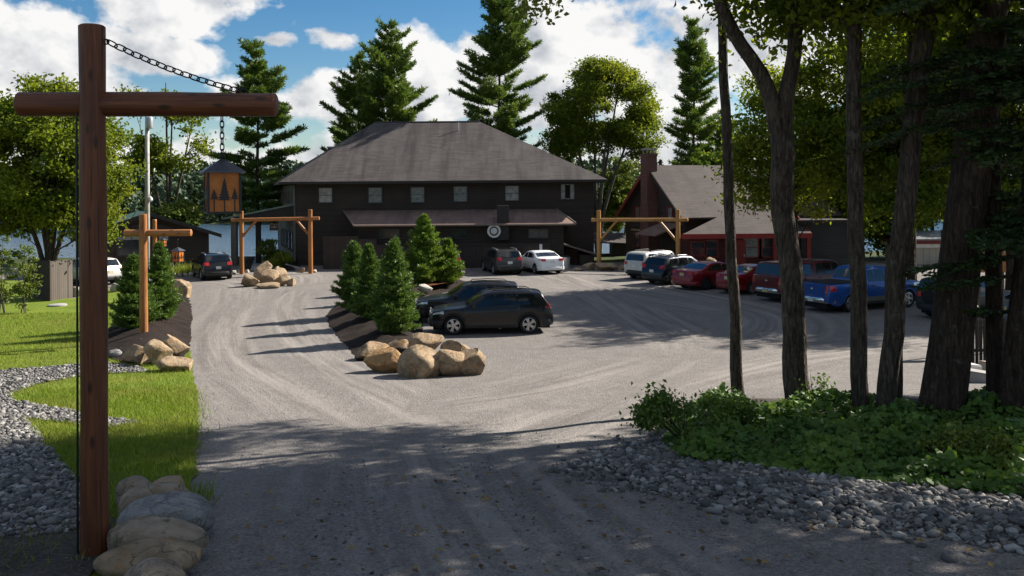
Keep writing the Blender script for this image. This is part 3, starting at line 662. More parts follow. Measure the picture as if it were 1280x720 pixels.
broadleaf("broadleaf_tree", "second maple beyond the left picture edge with dark leaves", (-33, 49, 0), stems(-33, 49, 0, [(-35, 49, 8), (-33, 50, 9), (-31, 49, 8)], .16), [(-33, 49, 6, 3.6, 3.4, 4.0)], 120, 200, .15, L_MAPLE, M_BARK, 37, cr=.9)
# slim young shrubs on the lawn
for i, (px, py, hh, w, lb) in enumerate([(30, 392, 3.1, .62, "slim pale shrub on the lawn in front of the wooden screen"), (2, 392, 3.4, .6, "slim pale shrub cut by the left picture edge")]):
    g = G(px, py); st = stems(g.x, g.y, g.z, [(g.x + a, g.y + b, g.z + hh * c) for a, b, c in ((-.45, 0, .8), (0, .1, 1), (.4, 0, .85), (.15, -.2, .6))], .025)
    broadleaf("shrub", lb, g, st, [(g.x, g.y, g.z + hh * .55, w, w, hh * .5)], 40, 42, .07, L_LIGHT, M_BARKL, 40 + i, cr=.2, cat='shrub', branch=.6, brad=.02, group='young shrubs on the lawn')
g = G(338, 318); 
broadleaf("shrub", "pale leafy shrub beside the path, below the hanging sign", (XD(337, 66), 66, 0), stems(XD(337, 66), 66, 0, [(XD(337, 66) - .3, 66, 1.6), (XD(337, 66) + .4, 66, 1.8)], .03), [(XD(337, 66), 66, 1.05, .75, .6, 1.0)], 30, 80, .1, L_LIGHT, M_BARKL, 43, cr=.3, cat='shrub')
for i, (px, lb) in enumerate([(352, "low dark shrub against the left side wall of the lodge"), (362, "low dark shrub nearest the right post of the left log gate")]):
    x = XD(px, 65); broadleaf("shrub", lb, (x, 65 - i * 3, 0), stems(x, 65 - i * 3, 0, [(x, 65 - i * 3, .6)], .03), [(x, 65 - i * 3, .45, .7, .6, .5)], 22, 80, .09, L_MAPLE, M_BARK, 45 + i, cr=.3, cat='shrub', group='shrubs along the lodge wall')
# --- young spruces
SPR = dict(step=.19, nb=10, bl=.14, bw=.034, per=7, trunk=.05, tstep=.11, twig=.4, irregular=.26, cat='spruce')
def spruce(label, px, py, h, r, seed, lm, dz=0, group=None, ly=0, **k):
    g = G(px, py); d = dict(SPR); d.update(k)
    return conifer("young_spruce", label, (g.x, g.y + ly, gz(g.x, g.y + ly) + dz), h, .1, r, seed, lm, M_BARK, prof=lambda t: (1 - t) ** .7 * min(1, .75 + t * 3), lift=.2, group=group, **d)
spruce("young spruce in the left mulch bed, left of the second log post", 167, 420, 2.8, .95, 51, L_SPRUCE, .25, 'spruces in the left mulch bed')
spruce("young spruce in the left mulch bed, right behind the second log post", 200, 410, 3.15, .92, 52, L_SPRUCE, .25, 'spruces in the left mulch bed')
GI = 'spruces on the parking island'
spruce("spruce nearest the island boulders, in front of the others", 493, 428, 3.2, 1.02, 53, L_SPRUCE, .3, GI)
spruce("second spruce in the island row, left of the foremost one", 463, 410, 2.9, .86, 54, L_SPRUCE, .35, GI)
spruce("leftmost dark spruce of the island row", 443, 397, 2.95, .95, 55, L_SPRUCE, .3, GI)
spruce("mid green spruce half hidden behind the foremost island spruce", 494, 378, 2.75, .82, 56, L_SPRUCE, .4, GI)
spruce("largest bright green spruce at the back of the island on red mulch", 530, 364, 3.75, 1.35, 57, L_SPRUCEB, .4, GI, per=6, bl=.17, bw=.05, step=.22, tstep=.14)
spruce("small bright green spruce right of the largest one at the back of the island", 560, 362, 2.4, .95, 58, L_SPRUCEB, .35, GI, per=6, bl=.15, bw=.045)
# --- near trunks on the bank (right foreground)
def trunk_px(pts, d, dy=0):
    out = []; rad = []
    for i, (px, py, w) in enumerate(pts):
        out.append(P(px, py, d + dy * i)); rad.append(w / 2 / FPX * (d + dy * i))
    return out, rad
def twig_end(root, C, rg):
    # the low branch end that dips into the top of the picture
    tip = [P(px, py, D1 - 4.4 + rg.uniform(-.4, .4)) for px, py in ((655, 12), (668, 4), (680, 16), (690, 2), (704, -8), (662, 22), (646, 2))]
    br = [P(px, py, D1 - f) for px, py, f in ((880, -60, 1.5), (840, -100, 2.4), (800, -120, 3), (760, -110, 3.6), (735, -70, 4.1), (715, -40, 4.3))]  # out-of-frame leaves added along the branch to break up its shadow
    LC = np.repeat(np.array([p[:] for p in tip]), 26, 0) + rg.normal(size=(26 * len(tip), 3)) * np.array([.13, .2, .09]); LB = np.repeat(np.array([p[:] for p in br]), 120, 0) + rg.normal(size=(120 * len(br), 3)) * np.array([.4, .4, .2]); LC = np.concatenate([LC, LB]); V, F, T = cards(LC, .062, rg, .3, tint=rg.uniform(.3, 1, len(LC)))
    mk("low_spray", V, F, L_LIGHT, root, attrs={'tint': T})
def near_tree(label, limbs, ells, K, ML, seed, leaf=.085, lm=None, bk=None, cr=.8, **k):
    b = limbs[0][0][0]; b = Vector((b.x, b.y, gz(b.x, b.y)))
    limbs[0][0].insert(0, Vector((b.x, b.y, b.z - .25))); limbs[0][1].insert(0, limbs[0][1][0] * 1.7)
    return broadleaf("tree", label, b, limbs, ells, K, ML, leaf, lm or L_WOOD, bk or M_BARK, seed, cr=cr, group='trees on the bank', branch=k.pop('branch', .55), brad=.05, bmin=6.5, **k)
D1 = G(925, 506).y; D2 = G(995, 516).y; D3 = G(1075, 524).y; D4 = G(1110, 524).y; D6 = G(1174, 524).y; D7 = G(1245, 520).y
def el(px, d, z, rx, ry, rz, oy=0): return (XD(px, d), d + oy, z, rx, ry, rz)
near_tree("slim straight trunk, leftmost tree on the leafy bank", [trunk_px([(926, 503, 17), (918, 400, 14), (911, 250, 13), (906, 100, 12), (903, 0, 11), (905, -220, 9), (900, -420, 4)], D1), ([P(905, -40, D1), P(872, -105, D1 - .6), P(846, -70, D1 - 2.1), P(800, -135, D1 - 2.2), P(772, -85, D1 - 3.7), P(735, -95, D1 - 3.4), P(712, -30, D1 - 4.6), P(664, 8, D1 - 4.4)], [.05, .035, .03, .024, .018, .014, .009, .004])],  # side branch bent in zigzags so its cast shadow is less straight
    [el(900, D1, 14, 3.6, 3.2, 3.8), el(960, D1, 11, 2.2, 2.4, 1.6, .5)], 95, 250, 61, gap=.1, extra=twig_end)
near_tree("thick trunk that forks into two limbs, second from the left on the bank", [trunk_px([(995, 512, 34), (990, 420, 29), (984, 300, 28), (975, 170, 29)], D2), trunk_px([(975, 180, 24), (957, 110, 19), (920, 40, 17), (893, -15, 15), (850, -150, 11), (830, -330, 4)], D2), trunk_px([(975, 180, 24), (988, 90, 19), (998, 0, 17), (1012, -160, 13), (1020, -380, 5)], D2)],
    [el(985, D2, 14.5, 4.0, 3.4, 4.2), el(870, D2, 13, 2.8, 2.6, 3), el(1050, D2, 10.2, 2.4, 2.2, 1.6), el(985, D2, 9.4, 1.8, 1.6, .8, .8)], 120, 250, 62, gap=.1)
near_tree("straight middle trunk, third from the left on the bank", [trunk_px([(1075, 522, 21), (1073, 400, 20), (1070, 250, 19), (1067, 100, 18), (1064, 0, 17), (1060, -220, 13), (1056, -430, 5)], D3)],
    [el(1060, D3, 15, 3.8, 3.4, 4.2), el(1090, D3, 10.0, 2.6, 2.4, 1.6), el(1040, D3, 9.0, 1.6, 1.5, .8, .6)], 105, 250, 63, gap=.1)
near_tree("trunk leaning right with a thinner stem beside it, fourth on the bank", [trunk_px([(1107, 524, 24), (1115, 420, 24), (1130, 260, 25), (1150, 100, 22), (1166, 0, 20), (1195, -200, 14), (1215, -400, 5)], D4), trunk_px([(1130, 270, 15), (1136, 150, 14), (1147, 60, 13), (1153, -10, 12), (1150, -200, 8), (1145, -330, 3)], D4)],
    [el(1190, D4, 14.6, 3.8, 3.4, 4.0), el(1140, D4, 10, 2.4, 2.4, 1.7), el(1180, D4, 8.6, 1.8, 1.5, .9, .5), (10.2, 23.0, 13.2, 3, 2.3, 3.0)], 125, 250, 64, gap=.1)  # last ellipsoid is extra crown added to extend the shade on the drive
near_tree("thin dark sapling trunk just behind the leaning tree", [trunk_px([(1121, 512, 12), (1123, 440, 11), (1127, 340, 10), (1131, 220, 9), (1137, 60, 7), (1140, -80, 4)], D4 + 1.2)],
    [el(1140, D4 + 1.2, 10.8, 1.6, 1.6, 2.0)], 30, 220, 65)
def dark_tree(label, limbs, seed, specs, lm=L_HEM):
    """a hemlock: a leaning trunk with flat sprays of short needles"""
    pts, rad = limbs; b = Vector((pts[0].x, pts[0].y, gz(pts[0].x, pts[0].y))); root = thing("hemlock_tree", label, 'tree', b, 0, 'trees on the bank')
    rg = np.random.default_rng(seed); tm = MB(); q = smoothline([Vector((b.x - .03, b.y, b.z - .3))] + pts, 5); rr = np.interp(np.linspace(0, 1, len(q)), np.linspace(0, 1, len(rad) + 1), [rad[0] * 1.45] + rad)
    tm.tube(q, list(rr), 14); PT = []; DR = []; TI = []
    for z0, z1, n, L0, a0, a1 in specs:
        for k in range(n):
            z = rg.uniform(z0, z1); i = int(np.argmin([abs(p.z - z) for p in q])); p0 = q[i]; a = rg.uniform(a0, a1); L = L0 * rg.uniform(.55, 1.1); d = Vector((math.cos(a), math.sin(a), 0)); sd = Vector((-d.y, d.x, 0)); e = rg.uniform(-.15, .15)
            bp = [p0 + d * L * s + Vector((0, 0, L * (e * s - .16 * s * s))) for s in np.linspace(0, 1, 6)]; tm.tube(bp, [.035, .028, .02, .014, .009, .004], 5, caps=False)
            for s in np.arange(.2, 1.0, .12 / L):
                j = min(4, int(s * 5)); c = bp[j].lerp(bp[j + 1], s * 5 - j); tl = .75 * (1.1 - s) + .12; tt = rg.uniform(0, .7)
                for sg in (-1, 1):
                    td = (d * .7 + sd * sg + Vector((0, 0, rg.uniform(-.25, .1)))).normalized()
                    for w in np.arange(.05, tl, .075): PT.append(c + td * w); DR.append(td); TI.append(tt)
    tm.build("trunk", M_BARKD, root, smooth=True); per = 3
    PT = np.repeat(np.array([p[:] for p in PT]), per, 0); DR = np.repeat(np.array([p[:] for p in DR]), per, 0); TI = np.repeat(np.array(TI), per)
    D = unit(DR + rg.normal(size=DR.shape) * np.array([.8, .8, .25])); V, F, T = blades3(PT, D, .12, .05, rg, TI + rg.uniform(-.1, .3, len(TI)))
    mk("crown", V, F, lm, root, attrs={'tint': T}); return root
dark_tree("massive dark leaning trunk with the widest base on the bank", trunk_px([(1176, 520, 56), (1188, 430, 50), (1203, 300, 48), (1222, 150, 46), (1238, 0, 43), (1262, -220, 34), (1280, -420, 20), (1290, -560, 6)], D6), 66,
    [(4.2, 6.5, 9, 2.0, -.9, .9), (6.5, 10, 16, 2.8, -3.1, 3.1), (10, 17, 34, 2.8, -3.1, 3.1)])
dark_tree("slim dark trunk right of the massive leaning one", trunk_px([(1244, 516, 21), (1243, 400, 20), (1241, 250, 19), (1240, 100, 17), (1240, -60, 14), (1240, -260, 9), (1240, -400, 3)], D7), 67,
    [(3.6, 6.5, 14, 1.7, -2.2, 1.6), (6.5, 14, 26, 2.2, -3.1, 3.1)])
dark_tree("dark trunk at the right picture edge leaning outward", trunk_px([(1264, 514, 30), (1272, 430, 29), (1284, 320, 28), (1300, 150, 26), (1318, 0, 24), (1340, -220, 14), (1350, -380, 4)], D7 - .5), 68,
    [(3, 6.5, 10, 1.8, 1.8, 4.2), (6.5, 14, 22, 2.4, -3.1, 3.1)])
# trees added just outside the frame to deepen the shade on the near drive
def wood_tree(label, x, y, h, ells, seed, K=90, ML=190, leaf=.17, lm=None, r=.16, group='trees of the wood on the right', lean=0, cr=.85, gap=0.0, bk=None, extra=None):
    b = Vector((x, y, gz(x, y))); pts = [b - Vector((0, 0, .2)), b + Vector((lean * .3, 0, h * .35)), b + Vector((lean * .7, .1, h * .7)), b + Vector((lean, 0, h))]
    return broadleaf("tree", label, b, [(pts, [r, r * .85, r * .6, r * .15])], [(x + e[0], y + e[1], b.z + e[2], *e[3:]) for e in ells], K, ML, leaf, lm or L_WOOD, bk or M_BARKD, seed, cr=cr, group=group, branch=.45, brad=.045, gap=gap, extra=extra)
for i, (x, y, h, e) in enumerate([(15.5, 19.5, 17, (0, 0, 12, 3.8, 3.4, 4.6)), (12.5, 13.5, 16, (0, 0, 11.5, 3.6, 3.6, 4.2)), (20, 22.5, 18, (0, 0, 12.5, 3.8, 3.2, 5)), (9.5, 9.5, 15, (0, 0, 11, 3.2, 3.2, 3.6)), (17.5, 14.5, 17, (0, 0, 12, 3.8, 3.6, 4.6))]):
    wood_tree("leafy tree added beyond the right picture edge to shade the near drive", x, y, h, [e], 70 + i, K=34, ML=100, leaf=.19, gap=.3, group='trees beyond the right picture edge')
# trees standing among and behind the parked cars on the right
def some_orange(root, C, rg):
    LC = np.repeat(C[:3], 14, 0) + rg.normal(size=(42, 3)) * .22; V, F, T = cards(LC, .13, rg); mk("autumn_leaves", V, F, L_ORANGE, root, attrs={'tint': T})
BG = [(16.3, 50.5, 15, [(0, 0, 8.2, 3.9, 3.2, 4.6), (-2.4, 0, 6.2, 1.9, 2, 2.4)], "leafy tree hanging over the red trimmed roof, leftmost of the trees among the cars", L_MAPLE, .2),
      (18.6, 47.6, 15, [(0, 0, 9.3, 3.4, 3, 4.6)], "tree behind the maroon pickup, its leaves above the cab", None, .2),
      (20.6, 45.4, 16, [(0, 0, 9.4, 3.6, 3, 5), (-1.0, -1.5, 4.9, 2.4, 1.3, 1.0)], "tree behind the bonnet of the blue pickup with yellow green low leaves", None, .22),
      (24.2, 43.0, 18.5, [(0, 0, 10.8, 3.8, 3.2, 6.6), (-.5, 0, 4.6, 2, 2, 1.2)], "tree behind the dark off roader, tinged orange low down", None, .18),
      (26.5, 46.5, 19, [(0, 0, 10.5, 4, 3.4, 7)], "tree at the back of the wood left of the pale boathouse", None, .18),
      (29.5, 42.5, 19, [(0, 0, 10.6, 4, 3.4, 7)], "tree behind the slate saloon near the right edge", None, .2),
      (23, 50.5, 18.5, [(0, 0, 11, 4, 3.4, 6.4)], "tree farthest back behind the blue pickup", None, .18),
      (33, 45, 18, [(0, 0, 9.5, 4.2, 3.4, 7)], "tree at the far right edge beyond the picket fence", None, .2)]
for i, (x, y, h, e, lb, lm, r) in enumerate(BG):
    wood_tree(lb, x, y, h, e, 80 + i, K=int(70 * len(e) ** .3 + 55), ML=160, leaf=.13, lm=lm or (L_YELL if i == 99 else L_WOOD), r=r, group='trees among the parked cars', lean=(-.4, .3, -.6, .5, 0, .2, -.3, 0)[i], extra=some_orange if i == 3 else None)
for i, (px, d, hh, e, lb) in enumerate([(1075, 66, 8, (0, 0, 4.4, 3.0, 2.4, 4.0), "dark leafy tree just right of the slate annex wall"), (1120, 68, 8, (0, 0, 4.2, 2.8, 2.2, 3.9), "dark leafy tree between the slate annex and the pale boathouse"), (1165, 70, 9, (0, 0, 5.6, 3.4, 2.4, 3.0), "tree behind the left end of the pale boathouse"), (1235, 69, 9, (0, 0, 5.4, 3.6, 2.4, 3.2), "tree behind the middle of the pale boathouse"), (1040, 69, 10, (0, 0, 6.4, 3.4, 2.6, 3.2), "tree rising behind the slate annex roof")]):
    wood_tree(lb, XD(px, d), d, hh, [e], 100 + i, K=60, ML=130, leaf=.2, group='trees by the boathouse')
# ground cover on the bank, and the shrub at its left end
def lobed(C, N, s, rg, tint):
    k = 9; ang = np.linspace(0, 2 * math.pi, k, endpoint=False); rr = np.array([1.0, .62, .92, .55, .8, .5, .8, .55, .92])[:k]
    t = unit(np.cross(N, rg.normal(size=C.shape))); b = np.cross(N, t); n = len(C)
    V = C[:, None] + (np.cos(ang) * rr)[None, :, None] * t[:, None] * s[:, None, None] + (np.sin(ang) * rr)[None, :, None] * b[:, None] * s[:, None, None] - N[:, None] * (s[:, None, None] * .22 * (np.abs(np.sin(ang)) ** 2)[None, :, None])
    return V.reshape(-1, 3), np.arange(n * k).reshape(-1, k), np.repeat(np.clip(tint, 0, 1), k)
rg = np.random.default_rng(19)
x, y = scatter_poly(PLANTS, 380, rg); k = (x < .66 * y + 2) & (x < 15); x, y = x[k], y[k]
hgt = np.array([.26 + .36 * noise.noise(Vector((a * .9, b * .9, 1))) + .2 * noise.noise(Vector((a * 2.7, b * 2.7, 5))) for a, b in zip(x, y)]).clip(.1, .8) * np.clip(polydist(PLANTS, x, y) / .5, .25, 1)
u = rg.uniform(.25, 1, len(x)) ** .6; C = np.stack([x, y, H(x, y) + .06 + hgt * u], 1); Nn = unit(rg.normal(size=C.shape) * .55 + np.array([-.1, -.35, 1.0]))
cl = np.array([noise.noise(Vector((a * .7, b * .7, 8))) for a, b in zip(x, y)])
V, F, T = lobed(C, Nn, (.06 * rg.lognormal(0, .4, len(x)).clip(.4, 1.9)), rg, .35 + cl * .8 + rg.uniform(-.25, .35, len(x)))
tag(kind(mk("ground_cover", V, F, L_COVER, attrs={'tint': T}), 'stuff'), 'dense green leafy ground cover on the shaded bank under the trees', 'ground cover')
for i, (px, py, hh, w, lb) in enumerate([(858, 560, .85, .7, "bushy shrub at the left tip of the leafy bank"), (905, 545, .65, .65, "rounder low shrub left of the forked trunk's base"), (1018, 520, .75, .25, "small sapling right of the forked trunk's base"), (1215, 590, .5, .8, "pale leaved shrub in front of the massive dark trunk")]):
    g = G(px, py); st = stems(g.x, g.y, g.z, [(g.x + a * w, g.y + b, g.z + hh * c) for a, b, c in ((-.7, 0, .8), (0, .2, 1), (.6, -.1, .85), (-.2, -.3, .7))], .014)
    broadleaf("shrub", lb, g, st, [(g.x, g.y, g.z + hh * .55, w, w * .7, hh * .5)], (46, 40, 14, 40)[i], (46, 50, 26, 50)[i], .042, L_LIGHT if i == 3 else L_SHRUB, M_BARK, 90 + i, cr=.22, cat='shrub', branch=.9, brad=.012, group='shrubs on the bank')
# ================================================================== buildings
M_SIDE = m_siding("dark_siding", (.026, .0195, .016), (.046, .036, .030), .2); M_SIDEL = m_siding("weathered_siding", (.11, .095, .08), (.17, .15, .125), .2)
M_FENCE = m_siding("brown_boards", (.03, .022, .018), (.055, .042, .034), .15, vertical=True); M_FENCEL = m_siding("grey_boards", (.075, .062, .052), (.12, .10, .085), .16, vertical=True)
M_SIDER = m_siding("maroon_siding", (.045, .012, .011), (.075, .018, .016), .2); M_SIDEB = m_siding("slate_siding", (.018, .02, .026), (.032, .034, .042), .2)
M_ROOF = m_shingle("brown_shingle", (.066, .055, .052), (.11, .093, .088), (.022, .017, .017)); M_ROOFP = m_shingle("porch_shingle", (.20, .13, .105), (.28, .185, .15), (.13, .085, .07))
M_ROOFR = m_shingle("barn_shingle", (.058, .043, .039), (.095, .073, .066), (.03, .024, .023)); M_GREEN = m_shingle("green_roofing", (.035, .085, .06), (.045, .10, .072), (.03, .07, .05), 6, .6, .6)
M_TRIM = plain("dark_trim", (.022, .017, .015), .6); M_FRAME = plain("window_frame_black", (.02, .021, .024), .5); M_RED = plain("red_trim", (.19, .013, .015), .55); M_REDD = plain("red_posts", (.16, .014, .014), .55)
M_GLASS = plain("window_glass", (.03, .036, .042), .06, .6, var=.3); M_CURT = plain("curtained_glass", (.24, .245, .235), .25, .5, var=.35, scale=4); M_CURTD = plain("dim_curtained_glass", (.13, .15, .155), .2, .5, var=.4, scale=4)
M_PALE = plain("pale_paint", (.62, .61, .58), .5); M_CONC = plain("concrete", (.30, .29, .28), .9, .2, bump=.4); M_BLACK = plain("black_metal", (.012, .012, .013), .45)
M_GALV = plain("galvanised_metal", (.42, .43, .44), .4, .5, metal=.6); M_DARKROOM = plain("unlit_interior", (.006, .005, .005), .9)
def m_brick():
    t = NT("chimney_brick"); p = t.obj(); s = t.n('ShaderNodeSeparateXYZ', {0: p}); v = t.n('ShaderNodeCombineXYZ', {0: t.math('ADD', s.outputs[0], s.outputs[1]), 1: s.outputs[2]}).outputs[0]
    b = t.n('ShaderNodeTexBrick', {'Vector': v, 'Color1': (.10, .035, .028, 1), 'Color2': (.15, .055, .042, 1), 'Mortar': (.11, .095, .085, 1), 'Scale': 1, 'Brick Width': .22, 'Row Height': .075, 'Mortar Size': .01})
    return t.done(t.bsdf(b.outputs[0], .9, .2, t.bump(b.outputs['Fac'], -.4, .02)))
M_BRICK = m_brick()
def m_worn():
    t = NT("weathered_post"); o = t.obj(); v = t.noise(t.scaled(o, (12, 12, .8)), 2, 5); return t.done(t.bsdf(t.mix(t.rng(v, .3, .7), (.13, .10, .08), (.24, .2, .165)), .8, .2, t.bump(v, .5, .02)))
M_WORN = m_worn()
def wallbox(name, p, q, z0, z1, th, mat, parent):
    """an upright wall between two ground points, its outer face on the line p-q"""
    a = Vector((p[0], p[1], 0)); b = Vector((q[0], q[1], 0)); d = (b - a); L = d.length; d.normalize(); n = Vector((-d.y, d.x, 0))
    m = MB(); m.prism([a + Vector((0, 0, z0)), b + Vector((0, 0, z0)), b + Vector((0, 0, z1)), a + Vector((0, 0, z1))], n * th); return m.build(name, mat, parent)
def slab(name, faces, mat, parent, th=.12, uvs=None):
    """roof: list of planar polygons (top side), extruded down; roofuv stored in metres along eave and slope"""
    V = []; F = []; UV = []
    for poly in faces:
        P3 = [Vector(p) for p in poly]; n = (P3[1] - P3[0]).cross(P3[2] - P3[0]).normalized()
        if n.z < 0: P3.reverse(); n = -n
        e = Vector((0, 0, 1)).cross(n).normalized(); s = n.cross(e); k = len(V); m = len(P3)
        dn = Vector((0, 0, -th))
        for p in P3: V.append(p); UV.append((p.dot(e), p.dot(s), 0))
        for p in P3: V.append(p + dn); UV.append((p.dot(e), p.dot(s) - th, 0))
        F.append(tuple(range(k, k + m))); F.append(tuple(range(k + 2 * m - 1, k + m - 1, -1)))
        for i in range(m): F.append((k + i, k + m + i, k + m + (i + 1) % m, k + (i + 1) % m))
    return mk(name, V, F, mat, parent, attrs={'roofuv': UV})
def window(parent, c, w, h, out, mat=None, frame=None, name='window', cross=(1, 1), depth=.07, fw=.08):
    """a framed window set on a wall; c its centre on the wall face, out the wall's outward direction"""
    o = Vector((out[0], out[1], 0)).normalized(); s = Vector((-o.y, o.x, 0)); M = Matrix.Translation(c) @ Matrix(((s.x, o.x, 0, 0), (s.y, o.y, 0, 0), (0, 0, 1, 0), (0, 0, 0, 1)))
    f = MB(); f.box((-w / 2, .002, h / 2 - fw), (w / 2, depth, h / 2), mtx=M); f.box((-w / 2 - .03, .002, -h / 2), (w / 2 + .03, depth + .03, -h / 2 + fw), mtx=M)
    f.box((-w / 2, .002, -h / 2 + fw), (-w / 2 + fw, depth, h / 2 - fw), mtx=M); f.box((w / 2 - fw, .002, -h / 2 + fw), (w / 2, depth, h / 2 - fw), mtx=M)
    for k in range(cross[1]): z = -h / 2 + h * (k + 1) / (cross[1] + 1); f.box((-w / 2 + fw, .004, z - .02), (w / 2 - fw, depth - .02, z + .02), mtx=M)
    for k in range(cross[0] - 1): x = -w / 2 + w * (k + 1) / cross[0]; f.box((x - .02, .006, -h / 2 + fw), (x + .02, depth - .024, h / 2 - fw), mtx=M)
    fo = f.build(name, frame or M_FRAME, parent)
    g = MB(); g.box((-w / 2 + fw, .003, -h / 2 + fw), (w / 2 - fw, .022, h / 2 - fw), mtx=M)
    po = g.build("pane", mat or M_GLASS); po.parent = fo
    v = np.empty(len(po.data.vertices) * 3); po.data.vertices.foreach_get('co', v); v = v.reshape(-1, 3) - np.array(parent.location); po.data.vertices.foreach_set('co', v.ravel()); po.data.update()
    return fo
def sub(o, name, mb, mat, root):
    """a sub-part: world-space mesh put under part o (part o sits at its root's origin)"""
    c = mb.build(name, mat); c.parent = o
    v = np.empty(len(c.data.vertices) * 3); c.data.vertices.foreach_get('co', v); v = v.reshape(-1, 3) - np.array(root.location); c.data.vertices.foreach_set('co', v.ravel()); c.data.update(); return c
# ---------------------------------------------------------------- lodge
YF, YB = 65.5, 79.0
def lodge():
    xl, xr = XD(370, YF), XD(742, YF); xlb, xrb = XD(347, YB), XD(742, YF) - .4
    rt = thing("lodge", "big dark brown two storey lodge with a wide hipped shingle roof", 'lodge', ((xl + xr) / 2, YF, 0))
    FL, FR, BR, BL = (xl, YF), (xr, YF), (xrb, YB), (xlb, YB)
    ze = 6.1
    m = MB(); pts = [FL, FR, BR, BL]
    m.add([(x, y, z) for z in (-.6, ze) for x, y in pts], [(0, 1, 5, 4), (1, 2, 6, 5), (2, 3, 7, 6), (4, 5, 6, 7)]); m.build("wall", M_SIDE, rt)
    d = Vector((xlb - xl, YB - YF, 0)).normalized(); nrm = Vector((-d.y, d.x, 0))
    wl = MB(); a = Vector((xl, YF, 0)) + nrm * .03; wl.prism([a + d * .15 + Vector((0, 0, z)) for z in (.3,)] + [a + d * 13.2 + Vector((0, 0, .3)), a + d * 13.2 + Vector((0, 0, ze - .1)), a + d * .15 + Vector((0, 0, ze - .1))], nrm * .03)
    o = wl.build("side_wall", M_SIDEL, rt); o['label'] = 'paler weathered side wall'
    # roof
    oh = .95; zr = ze + .12; rz = P(535, 152.5, (YF + YB) / 2).z
    ym = (YF + YB) / 2; RL = (XD(469, ym), ym, rz); RR = (XD(600, ym), ym, rz)
    a, b, c, e = (xl - oh, YF - oh, zr), (xr + oh, YF - oh, zr), (xrb + oh, YB + oh, zr), (xlb - oh, YB + oh, zr)
    slab("roof", [[a, b, RR, RL], [b, c, RR], [c, e, RL, RR], [e, a, RL]], M_ROOF, rt, .16)
    rd = MB(); rd.tube([RL, RR], .07, 6); rd.build("ridge_cap", M_ROOF, rt)
    f = MB(); w = .05; q = [Vector(v) for v in (a, b, c, e)]
    for i in range(4):
        p0, p1 = q[i], q[(i + 1) % 4]; t = (p1 - p0).normalized(); n = Vector((t.y, -t.x, 0)); f.prism([p0 + Vector((0, 0, -.19)), p1 + Vector((0, 0, -.19)), p1 + Vector((0, 0, -.02)), p0 + Vector((0, 0, -.02))], n * w)
    f.build("fascia", M_TRIM, rt)
    # brick flue on the left hip, vent pipe on the front slope
    x, y = XD(414, 74), 74; fl = MB(); fl.box((x - .22, y - .22, 6.8), (x + .22, y + .22, 9.15)); o = fl.build("chimney", M_BRICK, rt)
    cp = MB(); cp.box((x - .28, y - .28, 9.153), (x + .28, y + .28, 9.27)); sub(o, "chimney_cap", cp, M_CONC, rt)
    p = P(573, 166, 71.0); v = MB(); v.tube([(p.x, p.y, p.z - .4), (p.x, p.y, p.z + .85)], .045, 8); v.tube([(p.x - .8, p.y - .4, p.z - .38), (p.x, p.y - .05, p.z + .1)], .02, 6); v.build("vent_pipe", M_GALV, rt)
    # upper windows
    zc = P(560, 244, YF).z
    for px, py, w, h, mt, cr in ((407, 244, 1.12, 1.22, M_CURT, (1, 1)), (469, 244, 1.12, 1.25, M_CURTD, (1, 1)), (522, 243.5, 1.12, 1.25, M_CURTD, (1, 1)), (575.5, 242.5, 1.12, 1.25, M_CURTD, (1, 1)), (640, 241.5, 1.12, 1.22, M_CURT, (1, 1))):
        p = P(px, py, YF); window(rt, (p.x, YF, p.z), w, h, (0, -1), mt, cross=cr)
    p = P(709.5, 239.5, YF); wn = window(rt, (p.x, YF, p.z), 1.12, 1.25, (0, -1), M_CURT, cross=(3, 0)); 
    g = MB(); g.box((p.x - .16, YF - .035, p.z - .5), (p.x + .16, YF - .024, p.z + .5)); sub(wn, "open_gap", g, M_DARKROOM, rt)
    # side windows under the eave of the left wall
    out = (nrm.x, nrm.y)
    for k in range(5): c2 = Vector((xl, YF, 0)) + d * (2.2 + k * 1.9) + nrm * .062; window(rt, (c2.x, c2.y, 5.05), .8, 1.0, out, M_GLASS, frame=M_WORN)
    for k in range(4): c2 = Vector((xl, YF, 0)) + d * (2.4 + k * 2.5) + nrm * .062; window(rt, (c2.x, c2.y, 1.7), 1.3, 1.5, out, M_GLASS, frame=M_TRIM)
    # enclosed porch with its own low roof
    yp = 63.0; yo = 62.2
    pl, pr = XD(446, yp), XD(704, yp)
    w = MB(); w.box((pl, yp, -.4), (pr, YF - .003, 3.3)); w.build("porch_wall", M_SIDE, rt)
    A = P(442, 281.5, yo); B = P(720, 279, yo); C = P(696, 261, YF - .01); D_ = P(430, 263.5, YF - .01); zb = (A.z + B.z) / 2; zt = (C.z + D_.z) / 2
    slab("porch_roof", [[(A.x, yo, zb), (B.x, yo, zb), (C.x, YF - .01, zt), (D_.x, YF - .01, zt)]], M_ROOFP, rt, .14)
    e = MB(); e.tube([(A.x, yo - .03, zb - .06), (B.x, yo - .03, zb - .06)], .05, 6); e.tube([(A.x - .02, yo, zb), (D_.x - .02, YF - .06, zt)], .055, 6); e.tube([(B.x + .02, yo, zb), (C.x + .02, YF - .06, zt)], .055, 6); e.build("eave_trim", M_WORN, rt)
    e = MB(); e.prism([(B.x - .3, yo + .05, zb - .16), (B.x - .3, YF - .02, zb - .16), (C.x - .05, YF - .02, zt - .2)], (-.06, 0, 0)); e.prism([(A.x + .3, yo + .05, zb - .16), (A.x + .3, YF - .02, zb - .16), (D_.x + .4, YF - .02, zt - .2)], (.06, 0, 0)); e.build("porch_gable", M_TRIM, rt)
